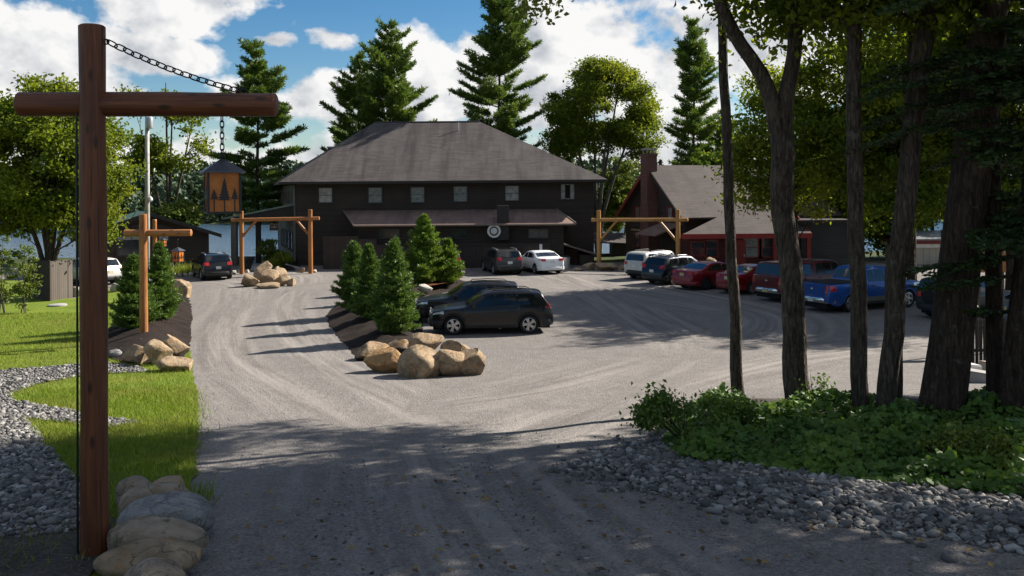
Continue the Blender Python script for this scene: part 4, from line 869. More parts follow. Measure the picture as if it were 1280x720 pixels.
    for px, wd in ((487, 1.5), (574, 1.1), (673, 1.5)):
        p = P(px, 292, yp); window(rt, (p.x, yp, p.z), wd, .75, (0, -1), M_GLASS, cross=(2, 0))
    x0, x1 = XD(621, 62.6), XD(636, 62.6); b = MB(); b.box((x0, 62.35, zb - 1.15), (x1, 63.25, P(628, 257, 62.6).z), .015); o = b.build("vent_box", M_TRIM, rt)
    # bulkhead over the cellar steps on the right
    x0, x1 = XD(704.8, yp - .1), XD(741, yp - .1); z0 = P(704, 305, yp).z; z1 = P(742, 318, yp).z
    b = MB(); b.prism([(x0, 63.3, z0 - .14), (x1 + .3, 63.3, z1 - .14), (x1 + .3, 63.3, z1), (x0, 63.3, z0)], (0, 2.1, 0)); o = b.build("bulkhead_roof", M_FENCE, rt)
    b = MB(); b.tube([(x0, 63.27, z0 - .05), (x1 + .35, 63.27, z1 - .05)], .06, 6); sub(o, "edge_board", b, M_WORN, rt)
    b = MB(); b.box((x0 + 1.15, 63.55, -.3), (x1 + .05, 65.3, z1 - .06)); b.build("bulkhead_wall", M_FENCE, rt)
    b = MB(); b.box((x0 + .02, 64.9, -.3), (x0 + 1.14, 65.1, z0 - .5)); b.build("bulkhead_door", plain("rust_door", (.09, .03, .02), .7), rt)
    # service canopy by the porch wall
    p = P(554, 299.5, 62.6); slab("canopy", [[(p.x - .72, 61.9, p.z - .25), (p.x + .72, 61.9, p.z - .25), (p.x + .55, 62.99, p.z + .28), (p.x - .6, 62.99, p.z + .28)]], M_ROOFR, rt, .08)
    # board fence along the foot of the porch
    return rt
LODGE = lodge()
def board_fence():
    a, b, c, d = XD(403, 62.1), XD(447, 62.1), XD(470, 62.1), XD(687, 62.1)
    rt = thing("board_fence", "brown board fence along the foot of the lodge behind the parked cars", 'fence', ((a + d) / 2, 62.1, 0))
    z0, z1, z2 = P(425, 295.5, 62.1).z, P(458, 299, 62.1).z, P(600, 306, 62.1).z
    wallbox("tall_panel", (a, 62.1), (b, 62.1), -.2, z0, .08, M_FENCE, rt); wallbox("tall_panel", (b + .01, 62.12), (c, 62.12), -.2, z1, .08, M_FENCE, rt); wallbox("low_panel", (c + .01, 62.1), (d, 62.1), -.2, z2, .08, M_FENCE, rt)
    m = MB(); m.box((c, 62.03, z2 - .02), (d, 62.22, z2 + .05)); m.build("cap_rail", M_FENCE, rt)
    m = MB(); p = P(676, 310, 62); m.box((p.x - .1, 61.9, -.2), (p.x + .1, 62.0, P(676, 305, 62).z)); m.build("pale_post", M_PALE, rt)
board_fence()
def round_sign():
    p = P(617.5, 289, 62.2); M = Matrix.Translation((p.x, 62.28, p.z)) @ Matrix.Rotation(R(90), 4, 'X')
    rt = thing("round_sign", "round sign with a pale rim, dark ring and pale centre under the porch roof", 'sign', (p.x, 62.28, p.z - .48))
    m = MB(); m.lathe([(.33, .0), (.47, .0), (.48, .05), (.46, .08), (.40, .085), (.385, .05), (.33, .05)], 36, M, close=True); m.build("rim", M_PALE, rt, angle=40)
    m = MB(); m.lathe([(.0, .03), (.34, .03), (.34, .045), (.0, .045)], 36, M); m.build("ring", M_TRIM, rt)
    m = MB(); m.lathe([(.001, .047), (.24, .047), (.22, .1), (.12, .13), (.001, .135)], 36, M); m.build("centre", plain("pale_centre", (.55, .54, .5), .5, var=.3, scale=9), rt, angle=50)
    m = MB(); m.tube([(p.x, 62.3, p.z + .46), (p.x, 62.3, p.z + .95)], .02, 6); m.build("hanger", M_BLACK, rt)
round_sign()
def carport():
    d = 66.5; A = P(278, 273, d); B = P(366, 254, d); hx = Vector((A.x, d, A.z)); rx = Vector((B.x, d, B.z))
    rt = thing("carport", "low dark canopy with a pale green edge reaching left from the lodge over the path", 'canopy', ((A.x + B.x) / 2, d, 0))
    slab("roof", [[(A.x, d, A.z), (B.x + .4, d, B.z), (B.x + .1, d + 5, B.z), (A.x, d + 5, A.z)]], M_GREEN, rt, .1)
    m = MB(); m.prism([(A.x - .02, d - .07, A.z - .1), (B.x + .4, d - .07, B.z - .1), (B.x + .4, d - .07, B.z + .03), (A.x - .02, d - .07, A.z + .03)], (0, .06, 0)); m.build("edge_board", plain("pale_green_board", (.16, .2, .17), .6), rt)
    zb = P(366, 269, d).z; m = MB(); m.prism([(A.x + .15, d + .02, A.z - .22), (B.x + .35, d + .02, zb), (B.x + .35, d + .02, B.z - .11), (A.x + .15, d + .02, A.z - .11)], (0, .1, 0)); m.build("gable_panel", M_TRIM, rt)
    for px0, px1, mt, y in ((288, 295, M_WORN, 66.8), (319, 324.5, M_TRIM, 67.4)):
        m = MB(); x0, x1 = XD(px0, y), XD(px1, y); m.box((x0, y, -.3), (x1, y + (x1 - x0), A.z + (B.z - A.z) * ((x0 + x1) / 2 - A.x) / (B.x - A.x) - .1)); m.build("post", mt, rt)
carport()
def hanging_sign():
    p = P(343, 284, 63.5); rt = thing("hanging_sign", "small dark framed sign hanging by the path left of the lodge", 'sign', (p.x, 63.5, p.z - .3))
    m = MB(); m.box((p.x - .34, 63.46, p.z - .25), (p.x + .34, 63.5, p.z + .25)); m.build("board", M_TRIM, rt)
    m = MB()
    for a, b in (((-.34, .2), (.34, .25)), ((-.34, -.25), (.34, -.2)), ((-.34, -.2), (-.29, .2)), ((.29, -.2), (.34, .2))): m.box((p.x + a[0], 63.43, p.z + a[1]), (p.x + b[0], 63.458, p.z + b[1]))
    m.build("frame", M_WORN, rt)
    m = MB(); m.lathe([(.001, 0), (.10, 0), (.10, .012), (.001, .012)], 20, Matrix.Translation((p.x, 63.458, p.z + .02)) @ Matrix.Rotation(R(90), 4, 'X')); m.box((p.x - .22, 63.447, p.z - .03), (p.x + .22, 63.457, p.z + .06)); m.build("emblem", M_WORN, rt)
    m = MB(); m.tube([(p.x - .25, 63.48, p.z + .25), (p.x - .25, 63.48, p.z + .55)], .015, 6); m.tube([(p.x + .25, 63.48, p.z + .25), (p.x + .25, 63.48, p.z + .55)], .015, 6); m.tube([(p.x - .45, 63.48, p.z + .55), (p.x + 1.6, 63.48, p.z + .55)], .03, 6); m.build("bracket", M_BLACK, rt)
hanging_sign()
# path, its beds and stone edge left of the lodge
def strip(name, pts, mat, off):
    return kind(mk(name, [(p[0], p[1], gz(p[0], p[1]) + off) for p in pts], [tuple(range(len(pts)))], mat), 'structure')
_a = lambda px, d: (XD(px, d), d)
sheet("path", [_a(312, 61), _a(343, 61.0), _a(336, 74), _a(318, 74)], M_CONC, .05, 1.0)
sheet("path_bed", [_a(303, 60.6), _a(311.5, 60.8), _a(317.5, 74), _a(309, 74)], M_MULCH, .05, .6, .15, .5); sheet("path_bed", [_a(343.8, 60.8), _a(380, 61.5), _a(360, 74), _a(336.6, 74)], M_MULCH, .05, .6, .15, .5)
def kerb():
    m = MB(); p = [_a(352, 67), _a(360, 63.5), _a(374, 61.2), _a(381, 60.9)]
    for q, r in zip(p[:-1], p[1:]):
        d = Vector((r[0] - q[0], r[1] - q[1], 0)).normalized() * .01; m.prism([(q[0], q[1], -.1), (r[0] - d.x, r[1] - d.y, -.1), (r[0] - d.x, r[1] - d.y, .24), (q[0], q[1], .24)], (-.12, -.25, 0))
    kind(m.build("path_kerb", M_CONC), 'structure')
kerb()
# ---------------------------------------------------------------- green roofed cabin
def cabin():
    th = R(30); g = Vector((math.cos(th), math.sin(th), 0)); n = Vector((math.sin(th), -math.cos(th), 0)); apex = P(186, 265, 59.5); c = Vector((apex.x, 59.5, 0)); zr = apex.z
    rt = thing("cabin", "low dark brown cabin with a green gabled roof at the left, lake behind it", 'cabin', c)
    hw, wr, L = 4.75, 4.0, 5.5; b = -n; ze = P(262, 292.5, 59.5 + hw * math.sin(th)).z; zw = ze + (zr - ze) * (hw - wr) / hw - .1
    q = lambda s, l, z: c + g * s + b * l + Vector((0, 0, z))
    m = MB(); m.prism([q(-wr, .5, -.4), q(wr, .5, -.4), q(wr, .5, zw), q(0, .5, zr - .14), q(-wr, .5, zw)], b * (L - .9)); m.build("wall", M_SIDE, rt)
    slab("roof", [[q(-hw, 0, ze), q(0, 0, zr), q(0, L, zr), q(-hw, L, ze)], [q(hw, 0, ze), q(0, 0, zr), q(0, L, zr), q(hw, L, ze)]], M_GREEN, rt, .1)
    m = MB()
    for s in (-1, 1): m.prism([q(s * hw, -.05, ze - .26), q(0, -.05, zr - .26), q(0, -.05, zr - .02), q(s * hw, -.05, ze - .02)], b * .045)
    m.build("rake_board", M_TRIM, rt)
    m = MB(); m.prism([q(-2.4, .44, 2.72), q(2.4, .44, 2.72), q(0, .44, zr - .55)], b * .05); m.build("gable_panel", M_TRIM, rt)
    o = (n.x, n.y); w1 = q(-1.05, .5, 1.95); f = window(rt, w1, 1.9, 1.5, o, M_GLASS, cross=(2, 0)); s = MB(); s.prism([q(-1.9, .475, 2.33), q(-.2, .475, 2.33), q(-.2, .475, 2.58), q(-1.9, .475, 2.58)], b * .015); sub(f, "blind", s, M_CURT, rt)
    f = window(rt, q(1.0, .5, 2.1), .8, 1.1, o, M_GLASS); s = MB(); s.prism([q(.7, .475, 2.2), q(1.3, .475, 2.2), q(1.3, .475, 2.55), q(.7, .475, 2.55)], b * .015); sub(f, "blind", s, M_CURT, rt)
    m = MB(); m.prism([q(-3.55, .45, 0), q(-2.6, .45, 0), q(-2.6, .45, 2.1), q(-3.55, .45, 2.1)], b * .05); o = m.build("door", M_FRAME, rt)
    m = MB(); p = q(-2.72, .4, 1.05); m.tube([p, p - b * -.06], .03, 6); sub(o, "handle", m, M_GALV, rt)
cabin()
# ---------------------------------------------------------------- red trimmed building
def barn():
    bq = R(20); e = Vector((math.cos(bq), math.sin(bq), 0)); n = Vector((math.sin(bq), -math.cos(bq), 0)); Fc = Vector((XD(856, 61), 61, 0)); ze, zr = 3.8, P(817, 208, 65).z; Wd, L = 8.9, 13.0
    rt = thing("red_trimmed_building", "dark barn like building with red trim, a tall brick chimney and a steep shingle roof", 'building', Fc)
    q = lambda s, l, z: Fc + e * s - n * l + Vector((0, 0, z))
    m = MB(); m.prism([q(0, 0, -.4), q(0, Wd, -.4), q(0, Wd, ze), q(0, Wd / 2, zr - .15), q(0, 0, ze)], e * L); m.build("wall", M_SIDE, rt)
    o, s = .55, (zr - ze) / (Wd / 2)
    slab("roof", [[q(-o, -o, ze - o * s + .1), q(L, -o, ze - o * s + .1), q(L, Wd / 2, zr + .1), q(-o, Wd / 2, zr + .1)], [q(-o, Wd + o, ze - o * s + .1), q(L, Wd + o, ze - o * s + .1), q(L, Wd / 2, zr + .1), q(-o, Wd / 2, zr + .1)]], M_ROOFR, rt, .12)
    for a, mt in ((-o, M_TRIM), (Wd + o, M_RED)): m = MB(); m.prism([q(-o - .05, a, ze - o * s - .24), q(-o - .05, Wd / 2, zr - .24), q(-o - .05, Wd / 2, zr + .08), q(-o - .05, a, ze - o * s + .08)], e * .045); m.build("rake_board", mt, rt)
    m = MB(); m.prism([q(-.03, .02, .0), q(-.03, .02 + .16, 0), q(-.03, .18, ze - .2), q(-.03, .02, ze - .2)], e * .03); m.build("corner_board", M_TRIM, rt)
    # outside chimney on the gable wall, stepping in above the eaves
    cy = Wd / 2 - .15; m = MB()
    for w0, w1, z0, z1 in ((.62, .62, -.3, 4.0), (.62, .5, 4.0, 4.6), (.5, .5, 4.6, zr + .75), (.6, .6, zr + .753, zr + .95)):
        V = [q(-.85, cy - w0, z0), q(-.02, cy - w0, z0), q(-.02, cy + w0, z0), q(-.85, cy + w0, z0), q(-.85, cy - w1, z1), q(-.02, cy - w1, z1), q(-.02, cy + w1, z1), q(-.85, cy + w1, z1)]
        m.add(V, [(3, 2, 1, 0), (4, 5, 6, 7), (0, 1, 5, 4), (1, 2, 6, 5), (2, 3, 7, 6), (3, 0, 4, 7)])
    o_ = m.build("chimney", M_BRICK, rt)
    m = MB(); m.box((-.42, -.42, 0), (.42, .42, .12), mtx=Matrix.Translation(q(-.43, cy, zr + 1.2)) @ Matrix.Rotation(bq, 4, 'Z')); 
    for a in (-.3, .3):
        for b in (-.3, .3): m.tube([q(-.43 + a, cy + b, zr + .94), q(-.43 + a, cy + b, zr + 1.22)], .04, 6)
    sub(o_, "chimney_cap", m, M_CONC, rt)
    out = (-e.x, -e.y)
    for l, z, w, h, mt in ((6.9, 3.6, .9, 1.1, M_GLASS), (2.0, 3.7, .8, 1.0, M_CURTD), (7.0, 1.6, 1.0, 1.1, M_GLASS)): p = q(0, l, z); window(rt, p, w, h, out, mt, frame=M_REDD)
    m = MB(); m.prism([q(-.04, 6.3, 2.28), q(-.04, 7.9, 2.28), q(-.04, 7.9, 2.42), q(-.04, 6.3, 2.42)], e * .03); m.build("nameboard", plain("tan_board", (.3, .22, .13), .7), rt)
    slab("side_canopy", [[q(-2.1, .4, 2.3), q(-2.1, 3.3, 2.3), q(0, 3.3, 3.05), q(0, .4, 3.05)]], M_ROOFP, rt, .1)
    # low front wing with red fascia
    A = P(853, 293, 57.5); B = P(1014, 293, 57.5); zb = A.z; yo = 57.5; C = P(985, 252, 62.4); D_ = P(903, 267.5, 61.9)
    slab("wing_roof", [[(A.x, yo, zb), (B.x, yo, zb), (B.x - .6, 62.3, C.z), (D_.x, 61.6, D_.z)], [(A.x, yo, zb), (D_.x, 61.6, D_.z), (A.x + 1.4, 61.4, zb)]], M_ROOFR, rt, .1)
    m = MB(); m.box((A.x - .05, yo - .06, zb - .3), (B.x + .05, yo - .005, zb + .02)); m.prism([(B.x + .01, yo, zb - .3), (B.x + .01, yo, zb), (B.x - .2, 60.5, C.z - .6), (B.x - .2, 60.5, C.z - .95)], (.05, 0, 0)); m.build("wing_fascia", M_RED, rt)
    x0, x1 = A.x + .5, B.x - .5; m = MB(); m.box((x0, yo + .75, -.4), (x1, 61.3, zb - .05)); m.build("wing_wall", M_SIDER, rt)
    for px in (908, 968, 1010):
        x = XD(px, yo + .3); m = MB(); m.box((x - .12, yo + .2, -.2), (x + .12, yo + .44, zb - .1)); m.build("post", M_REDD, rt)
    for px, w, h, z in ((872, 1.0, 1.0, 1.5), (889, .9, 1.2, 1.5), (940, 1.3, 1.4, 1.55), (958, 1.2, 1.4, 1.55), (985, 1.3, 1.4, 1.55)): x = XD(px, yo + .75); window(rt, (x, yo + .75, z), w, h, (0, -1), M_GLASS if px != 940 else M_CURTD, frame=M_REDD)
    x = XD(923, yo + .75); m = MB(); m.box((x - .45, yo + .69, 0), (x + .45, yo + .748, 2.05)); d_ = m.build("door", M_REDD, rt); m = MB(); m.box((x + .3, yo + .64, .95), (x + .36, yo + .69, 1.1)); sub(d_, "handle", m, M_GALV, rt)
    x0, x1 = XD(994, 58.6), XD(1064, 58.6); m = MB(); m.box((x1 - 3.4, 58.55, -.4), (x1, 63, 3.15)); m.build("annex_wall", M_SIDEB, rt)
    m = MB(); m.box((x1 - 3.6, 58.3, 3.153), (x1 + .2, 63.2, 3.33)); m.build("annex_roof", M_TRIM, rt)
barn()
def shed():
    d = 72; A = P(737, 296, d); B = P(786, 305, d); rt = thing("boat_shed", "low brown roofed shed between the lodge and the red trimmed building", 'shed', ((A.x + B.x) / 2, d, -.3))
    slab("roof", [[(A.x, d, A.z - .35), (B.x, d, A.z - .55), (B.x, d + 3.5, A.z + .15), (A.x, d + 3.5, A.z + .1)]], M_ROOFR, rt, .12)
    x0 = XD(766, d + .3); m = MB(); m.box((x0, d + .3, -.6), (B.x - .1, d + 3.2, A.z - .62)); m.build("wall", M_FENCE, rt)
    for px in (742, 752): x = XD(px, d + .4); m = MB(); m.box((x - .07, d + 2.8, -.8), (x + .07, d + 2.94, A.z - .1)); m.build("post", M_TRIM, rt)
shed()
# ---------------------------------------------------------------- small structures on the right
def boathouse():
    d = 62; x0, x1 = XD(1136, d), XD(1330, d); z0 = P(1150, 309.5, d).z; rt = thing("boathouse", "pale boarded building glimpsed through the trunks on the right", 'boathouse', ((x0 + x1) / 2, d, 0))
    wallbox("wall", (x0, d), (x1, d), -.4, z0, 4, m_siding("pale_boards", (.30, .27, .23), (.42, .38, .33), .45, vertical=True), rt)
    zt = P(1150, 296, d).z; m = MB(); m.box((x0 - .3, d - .25, z0 + .26), (x1, d + 4.3, z0 + .5)); m.build("roof_edge", M_REDD, rt); m = MB(); m.box((x0 - .2, d - .15, z0 + .003), (x1, d + 4.2, z0 + .257)); m.build("pale_band", M_PALE, rt)
    slab("roof", [[(x0 - .3, d - .3, z0 + .62), (x1, d - .3, z0 + .62), (x1, d + 4.4, z0 + 1.0), (x0 - .3, d + 4.4, z0 + 1.0)]], plain("pale_metal_roof", (.2, .21, .22), .35, .5), rt, .1)
    window(rt, (XD(1186, d), d, 1.9), 1.2, 1.1, (0, -1), M_GLASS)
boathouse()
def picket():
    d = 25.5; x0, x1 = XD(1198, d), XD(1330, d); rt = thing("picket_fence", "weathered picket fence in deep shade beside the massive dark trunk", 'fence', ((x0 + x1) / 2, d, gz(13, d)))
    zb = gz(13.5, d); zt = P(1235, 398, d).z; n = 0; x = x0
    while x < x1:
        m = MB(); h = zt + random.uniform(-.03, .03); m.prism([(x, d, zb - .1), (x + .085, d, zb - .1), (x + .085, d, h - .07), (x + .043, d, h), (x, d, h - .07)], (0, .022, 0)); m.build("picket", M_FENCE, rt); x += .115; n += 1  # darker boards put the deep shade into the picket colour
    for z in (zb + .35, zt - .3): m = MB(); m.box((x0 - .05, d + .025, z), (x1, d + .075, z + .09)); m.build("rail", M_FENCEL, rt)
picket()
def rubble():
    specs = [(1208, 474, .55, .4, .42, 12, "pale carton nearest the massive trunk in the rubble by the picket fence", M_PALE), (1222, 478, .5, .45, .3, -20, "grey block in the middle of the rubble by the picket fence", M_CONC), (1238, 468, .6, .4, .35, 30, "tan block at the back of the rubble by the picket fence", plain("tan_block", (.33, .26, .2), .8)), (1252, 462, .75, .5, .3, 8, "brown plank stack at the right end of the rubble by the picket fence", M_FENCEL)]
    for px, py, w, d, h, a, lb, mt in specs:
        g = G(px, py); m = MB(); m.box((-w / 2, -d / 2, 0), (w / 2, d / 2, h), .03, Matrix.Rotation(R(7), 4, 'Y')); o = m.build("rubble_block", mt, None, angle=40); o.location = (g.x, g.y, g.z - .02); o.rotation_euler = (0, 0, R(a)); tag(o, lb, 'block', 'rubble by the picket fence')
rubble()
def amber_board():
    d = 28; p = P(1240, 328, d); rt = thing("notice_board", "orange brown wooden board on posts behind the slim dark trunk", 'board', (p.x, d, gz(p.x, d)))
    m = MB(); m.box((p.x - .45, d, p.z - .32), (p.x + .45, d + .05, p.z + .32), .01); m.build("board", plain("orange_wood", (.32, .13, .035), .6, var=.3), rt)
    for s in (-.38, .38): m = MB(); m.box((p.x + s - .04, d + .055, gz(p.x, d) - .2), (p.x + s + .04, d + .13, p.z + .4)); m.build("post", M_FENCEL, rt)
amber_board()
def screen():
    a = G(62, 377); rt = thing("wooden_screen", "dark wooden board enclosure standing on the lawn at the left", 'enclosure', (a.x, a.y, a.z)); zt = P(60, 327, a.y).z
    L = G(38, 374); Rr = (XD(84, a.y + 1.2), a.y + 1.2); e = (XD(90, a.y + 1.5), a.y + 1.5)
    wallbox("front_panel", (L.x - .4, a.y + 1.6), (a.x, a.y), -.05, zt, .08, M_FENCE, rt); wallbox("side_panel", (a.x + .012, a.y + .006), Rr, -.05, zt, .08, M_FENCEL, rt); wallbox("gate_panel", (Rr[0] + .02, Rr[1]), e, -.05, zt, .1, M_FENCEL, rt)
    m = MB(); m.box((a.x - .05, a.y - .05, -.1), (a.x + .05, a.y + .05, zt + .05)); m.build("corner_post", M_FENCE, rt)
screen()
# ---------------------------------------------------------------- log gates
M_LOG = m_log("peeled_log", (.30, .12, .035), (.44, .19, .06), (.19, .065, .02)); M_LOGD = m_log("stained_log", (.095, .029, .011), (.17, .057, .02), (.055, .016, .008), .5); M_LOGL = m_log("golden_log", (.36, .18, .05), (.50, .27, .09), (.24, .11, .03))
M_LOGEND = plain("log_end", (.33, .2, .1), .8, var=.3, scale=12)
def log(name, p0, p1, r0, r1, mat, parent, n=14, seg=10, seed=0, wob=.04):
    """a peeled log: its own axis is local Z so the grain follows it"""
    p0, p1 = Vector(p0), Vector(p1); L = (p1 - p0).length; q = (p1 - p0).to_track_quat('Z', 'X'); V = []; F = []
    for i in range(seg + 1):
        t = i / seg; r = r0 + (r1 - r0) * t
        for k in range(n):
            a = 6.2832 * k / n; rr = r * (1 + wob * noise.noise(Vector((math.cos(a) * 1.2, math.sin(a) * 1.2 + seed, t * L * 1.1))) + .02 * math.sin(t * L * 2.3 + seed)); V.append((rr * math.cos(a), rr * math.sin(a), t * L))
    F = [(i * n + k, i * n + (k + 1) % n, (i + 1) * n + (k + 1) % n, (i + 1) * n + k) for i in range(seg) for k in range(n)]
    ec = []
    for z, base, fl in ((0, 0, True), (L, seg * n, False)):
        c = len(V); r = r0 if z == 0 else r1
        V += [(r * .86 * math.cos(6.2832 * k / n), r * .86 * math.sin(6.2832 * k / n), z + (-.012 if fl else .012)) for k in range(n)]
        for k in range(n):
            a, b, cc, d = base + k, base + (k + 1) % n, c + (k + 1) % n, c + k; F.append((b, a, d, cc) if fl else (a, b, cc, d))
        F.append(tuple(c + k for k in (range(n - 1, -1, -1) if fl else range(n))))
    o = mk(name, V, F, mat, None, angle=50); o.location = p0 - (Vector(parent.location) if parent else Vector()); o.rotation_mode = 'QUATERNION'; o.rotation_quaternion = q
    if parent: o.parent = parent
    return o
def log_gate(label, L, Rt, dl, dr, top, beam, ext, brace, mat, rad):
    a = Vector((XD(L, dl), dl, gz(0, dl))); b = Vector((XD(Rt, dr), dr, gz(0, dr))); rt = thing("log_gate", label, 'gate', (a + b) / 2, 0, 'log gates at the lodge'); u = (b - a).normalized()
    zl, zrr = P(L, top[0], dl).z, P(Rt, top[1], dr).z; bl, br = P(L, beam[0], dl).z, P(Rt, beam[1], dr).z
    log("post", a - Vector((0, 0, .3)), (a.x, a.y, zl), rad, rad * .93, mat, rt, seed=1); log("post", b - Vector((0, 0, .3)), (b.x, b.y, zrr), rad, rad * .93, mat, rt, seed=2)
    off = Vector((0, -.06, 0)); log("beam", Vector((a.x, a.y, bl)) - u * ext[0] + off, Vector((b.x, b.y, br)) + u * ext[1] + off, rad * .82, rad * .78, mat, rt, seed=3)
    log("brace", Vector((a.x, a.y, bl - brace)) + u * rad * .5, Vector((a.x, a.y, bl - .1)) + u * (brace * .85), rad * .55, rad * .5, mat, rt, seed=4); log("brace", Vector((b.x, b.y, br - brace)) - u * rad * .5, Vector((b.x, b.y, br - .1)) - u * (brace * .85), rad * .55, rad * .5, mat, rt, seed=5)
log_gate("peeled log gate over the path left of the lodge", 301.5, 387.5, 58.8, 58.8, (264, 262), (275, 273), (.65, .62), 1.1, M_LOG, .155)
log_gate("golden log gate right of the lodge in the gap to the lake, behind parked cars", 748, 847, 60.5, 58.5, (263, 262), (275, 274.5), (.5, .65), 1.45, M_LOGL, .16)
# ---------------------------------------------------------------- log lamp posts with hanging lanterns
M_CHAIN = plain("chain_iron", (.02, .02, .022), .4, .5, metal=.7); M_SLATE = plain("lantern_roof_metal", (.085, .09, .105), .38, .5, metal=.5, bump=.2)
def m_amber():
    t = NT("amber_mica"); o = t.obj(); n = t.noise(o, 7, 5, .6, .8); n2 = t.noise(o, 22, 3); c = t.mix(t.rng(n, .3, .7), (.74, .27, .05), (.88, .42, .11)); c = t.mix(t.rng(n2, .5, .8, 0, .4), c, (.45, .13, .03))
    tr = t.n('ShaderNodeBsdfTranslucent', {'Color': c}); s = t.n('ShaderNodeMixShader', {0: .6}); t.set(s.inputs[1], t.bsdf(c, .3, .5)); t.set(s.inputs[2], tr.outputs[0]); return t.done(s.outputs[0])
M_AMBER = m_amber()
def chain_mb(a, b, n, r, sag=.0, w=.35):
    m = MB(); a, b = Vector(a), Vector(b)
    pts = [a.lerp(b, t) - Vector((0, 0, sag * 4 * t * (1 - t))) for t in np.linspace(0, 1, n + 1)]
    for i in range(n):
        p, q = pts[i], pts[i + 1]; d = (q - p); L = d.length * 1.24; d.normalize(); s = d.orthogonal().normalized(); s2 = d.cross(s); s = s if i % 2 else s2; c = (p + q) / 2; hw = L * w * .5; ring = []
        for k in range(16):
            t = 6.2832 * k / 16; x, y = math.cos(t), math.sin(t); ring.append(c + d * ((L / 2 - hw) * (1 if x > 0 else -1) * min(1, abs(x) * 3) + hw * x) + s * hw * y)
        V, F = tube(ring + [ring[0]], r, 6); m.add(V, F)
    return m
def lantern(label, top, rot, k, group=None, mat=None):
    """square lantern: pyramid roof, dark frame, four amber panes each with a cut-out of three trees; origin at its underside"""
    H_, W_, RW, RH = .405 * k, .295 * k, .39 * k, .13 * k
    z0 = top.z - RH - H_; rt = thing("lantern", label, 'lantern', (top.x, top.y, z0), rot, group)
    m = MB(); w = RW / 2; m.add([(-w, -w, H_ - .012 * k), (w, -w, H_ - .012 * k), (w, w, H_ - .012 * k), (-w, w, H_ - .012 * k), (-w, -w, H_), (w, -w, H_), (w, w, H_), (-w, w, H_), (-.012 * k, -.012 * k, H_ + RH), (.012 * k, -.012 * k, H_ + RH), (.012 * k, .012 * k, H_ + RH), (-.012 * k, .012 * k, H_ + RH)],
        [(3, 2, 1, 0), (0, 1, 5, 4), (1, 2, 6, 5), (2, 3, 7, 6), (3, 0, 4, 7), (4, 5, 9, 8), (5, 6, 10, 9), (6, 7, 11, 10), (7, 4, 8, 11), (8, 9, 10, 11)]); m.build("roof", M_SLATE, rt, local=True)
    m = MB(); m.lathe([(.02 * k, 0), (.03 * k, .008 * k), (.03 * k, .018 * k), (.02 * k, .026 * k)], 12, Matrix.Translation((0, 0, H_ + RH + .028 * k)) @ Matrix.Rotation(R(90), 4, 'X'), close=True); m.build("ring", M_CHAIN, rt, local=True)
    h = W_ / 2; f = .022 * k; m = MB()
    for sx in (-1, 1):
        for sy in (-1, 1): m.box((sx * h - f / 2 - .001 * sx, sy * h - f / 2, .022 * k), (sx * h + f / 2, sy * h + f / 2, H_ - .014 * k))
    m.box((-h - f / 2, -h - f / 2, 0), (h + f / 2, h + f / 2, .02 * k)); m.build("frame", M_BLACK, rt, local=True)
    rg = np.random.default_rng(5)
    for i in range(4):
        M = Matrix.Rotation(R(90) * i, 4, 'Z'); g = MB(); g.box((-h + f / 2, -h - .002, .021 * k), (h - f / 2, -h + .002, H_ - .013 * k), mtx=M); po = g.build("pane", mat or M_AMBER, rt, local=True)
        t = MB()
        for cx, bz, tz, ww in ((0, .13, .345, .062), (-.095, .14, .235, .04), (.095, .14, .245, .04)):
            pts = []; N = 9; zs = np.linspace(bz, tz, N); L_ = []
            for j, z in enumerate(zs):
                e = (1 - j / (N - 1)) ** .9; L_ += [(ww * e * rg.uniform(.85, 1.1), z), (ww * e * .55, z + (tz - bz) / N * .55)]
            L_.append((.001, tz)); poly = [(cx - a, z) for a, z in reversed(L_)]; poly = [(cx - a, z) for a, z in L_][::-1] + [(cx + a, z) for a, z in L_]
            t.prism([M @ Vector((a * k, -h - .004, z * k)) for a, z in poly], M @ Vector((0, -.004, 0)) - M @ Vector((0, 0, 0)))
            t.box(((cx - .005) * k, -h - .009, .022 * k), ((cx + .005) * k, -h - .0042, bz * k + .004), mtx=M)
        c = t.build("tree_cutout", M_BLACK, None); c.parent = po
    return rt
def lamp_post(label, base, top, beam, l, r, rad, brad, mat, lan_px, lan_k, d, lan_label, cable, chain_n, seed, lean=0, group=None, bd=0):
    rt = thing("lamp_post", label, 'lamp post', base, 0, group)
    log("post", base - Vector((0, 0, .3)), (base.x + lean, base.y, top), rad * 1.04, rad * .96, mat, rt, n=28, seg=30, seed=seed)
    zb0, zb1 = beam; log("crossbeam", (l, d + bd, zb0), (r, d + bd, zb1), brad, brad * .95, mat, rt, n=26, seg=24, seed=seed + 4, wob=.05)
    if chain_n: 
        a = Vector((base.x + lean * .9 + rad * .96, d, top - .15)); b = Vector((r - .27, d + bd, zb1 + brad)); m = chain_mb(a + Vector((.035, 0, 0)), b, chain_n, .0075, .045, .62); m.build("chain", M_CHAIN, rt)
        m = MB(); m.lathe([(.018, 0), (.03, .006), (.03, .014), (.018, .02)], 14, Matrix.Translation(a + Vector((.02, .01, 0))) @ Matrix.Rotation(R(90), 4, 'X'), close=True); m.build("eye_bolt", M_CHAIN, rt)
    x = XD(lan_px, d); zt = zb1 - brad
    if cable: m = MB(); m.tube(smoothline([(base.x - rad * 1.1, d - .02, zb0 - brad * .6), (base.x - rad * 1.13, d - .03, (zb0 + base.z) / 2), (base.x - rad * 1.2, d - .04, base.z - .05)], 6), .011, 8); m.build("cable", M_BLACK, rt)
    return rt, Vector((x, d + bd, zt))
g1 = G(119, 697); D0 = g1.y
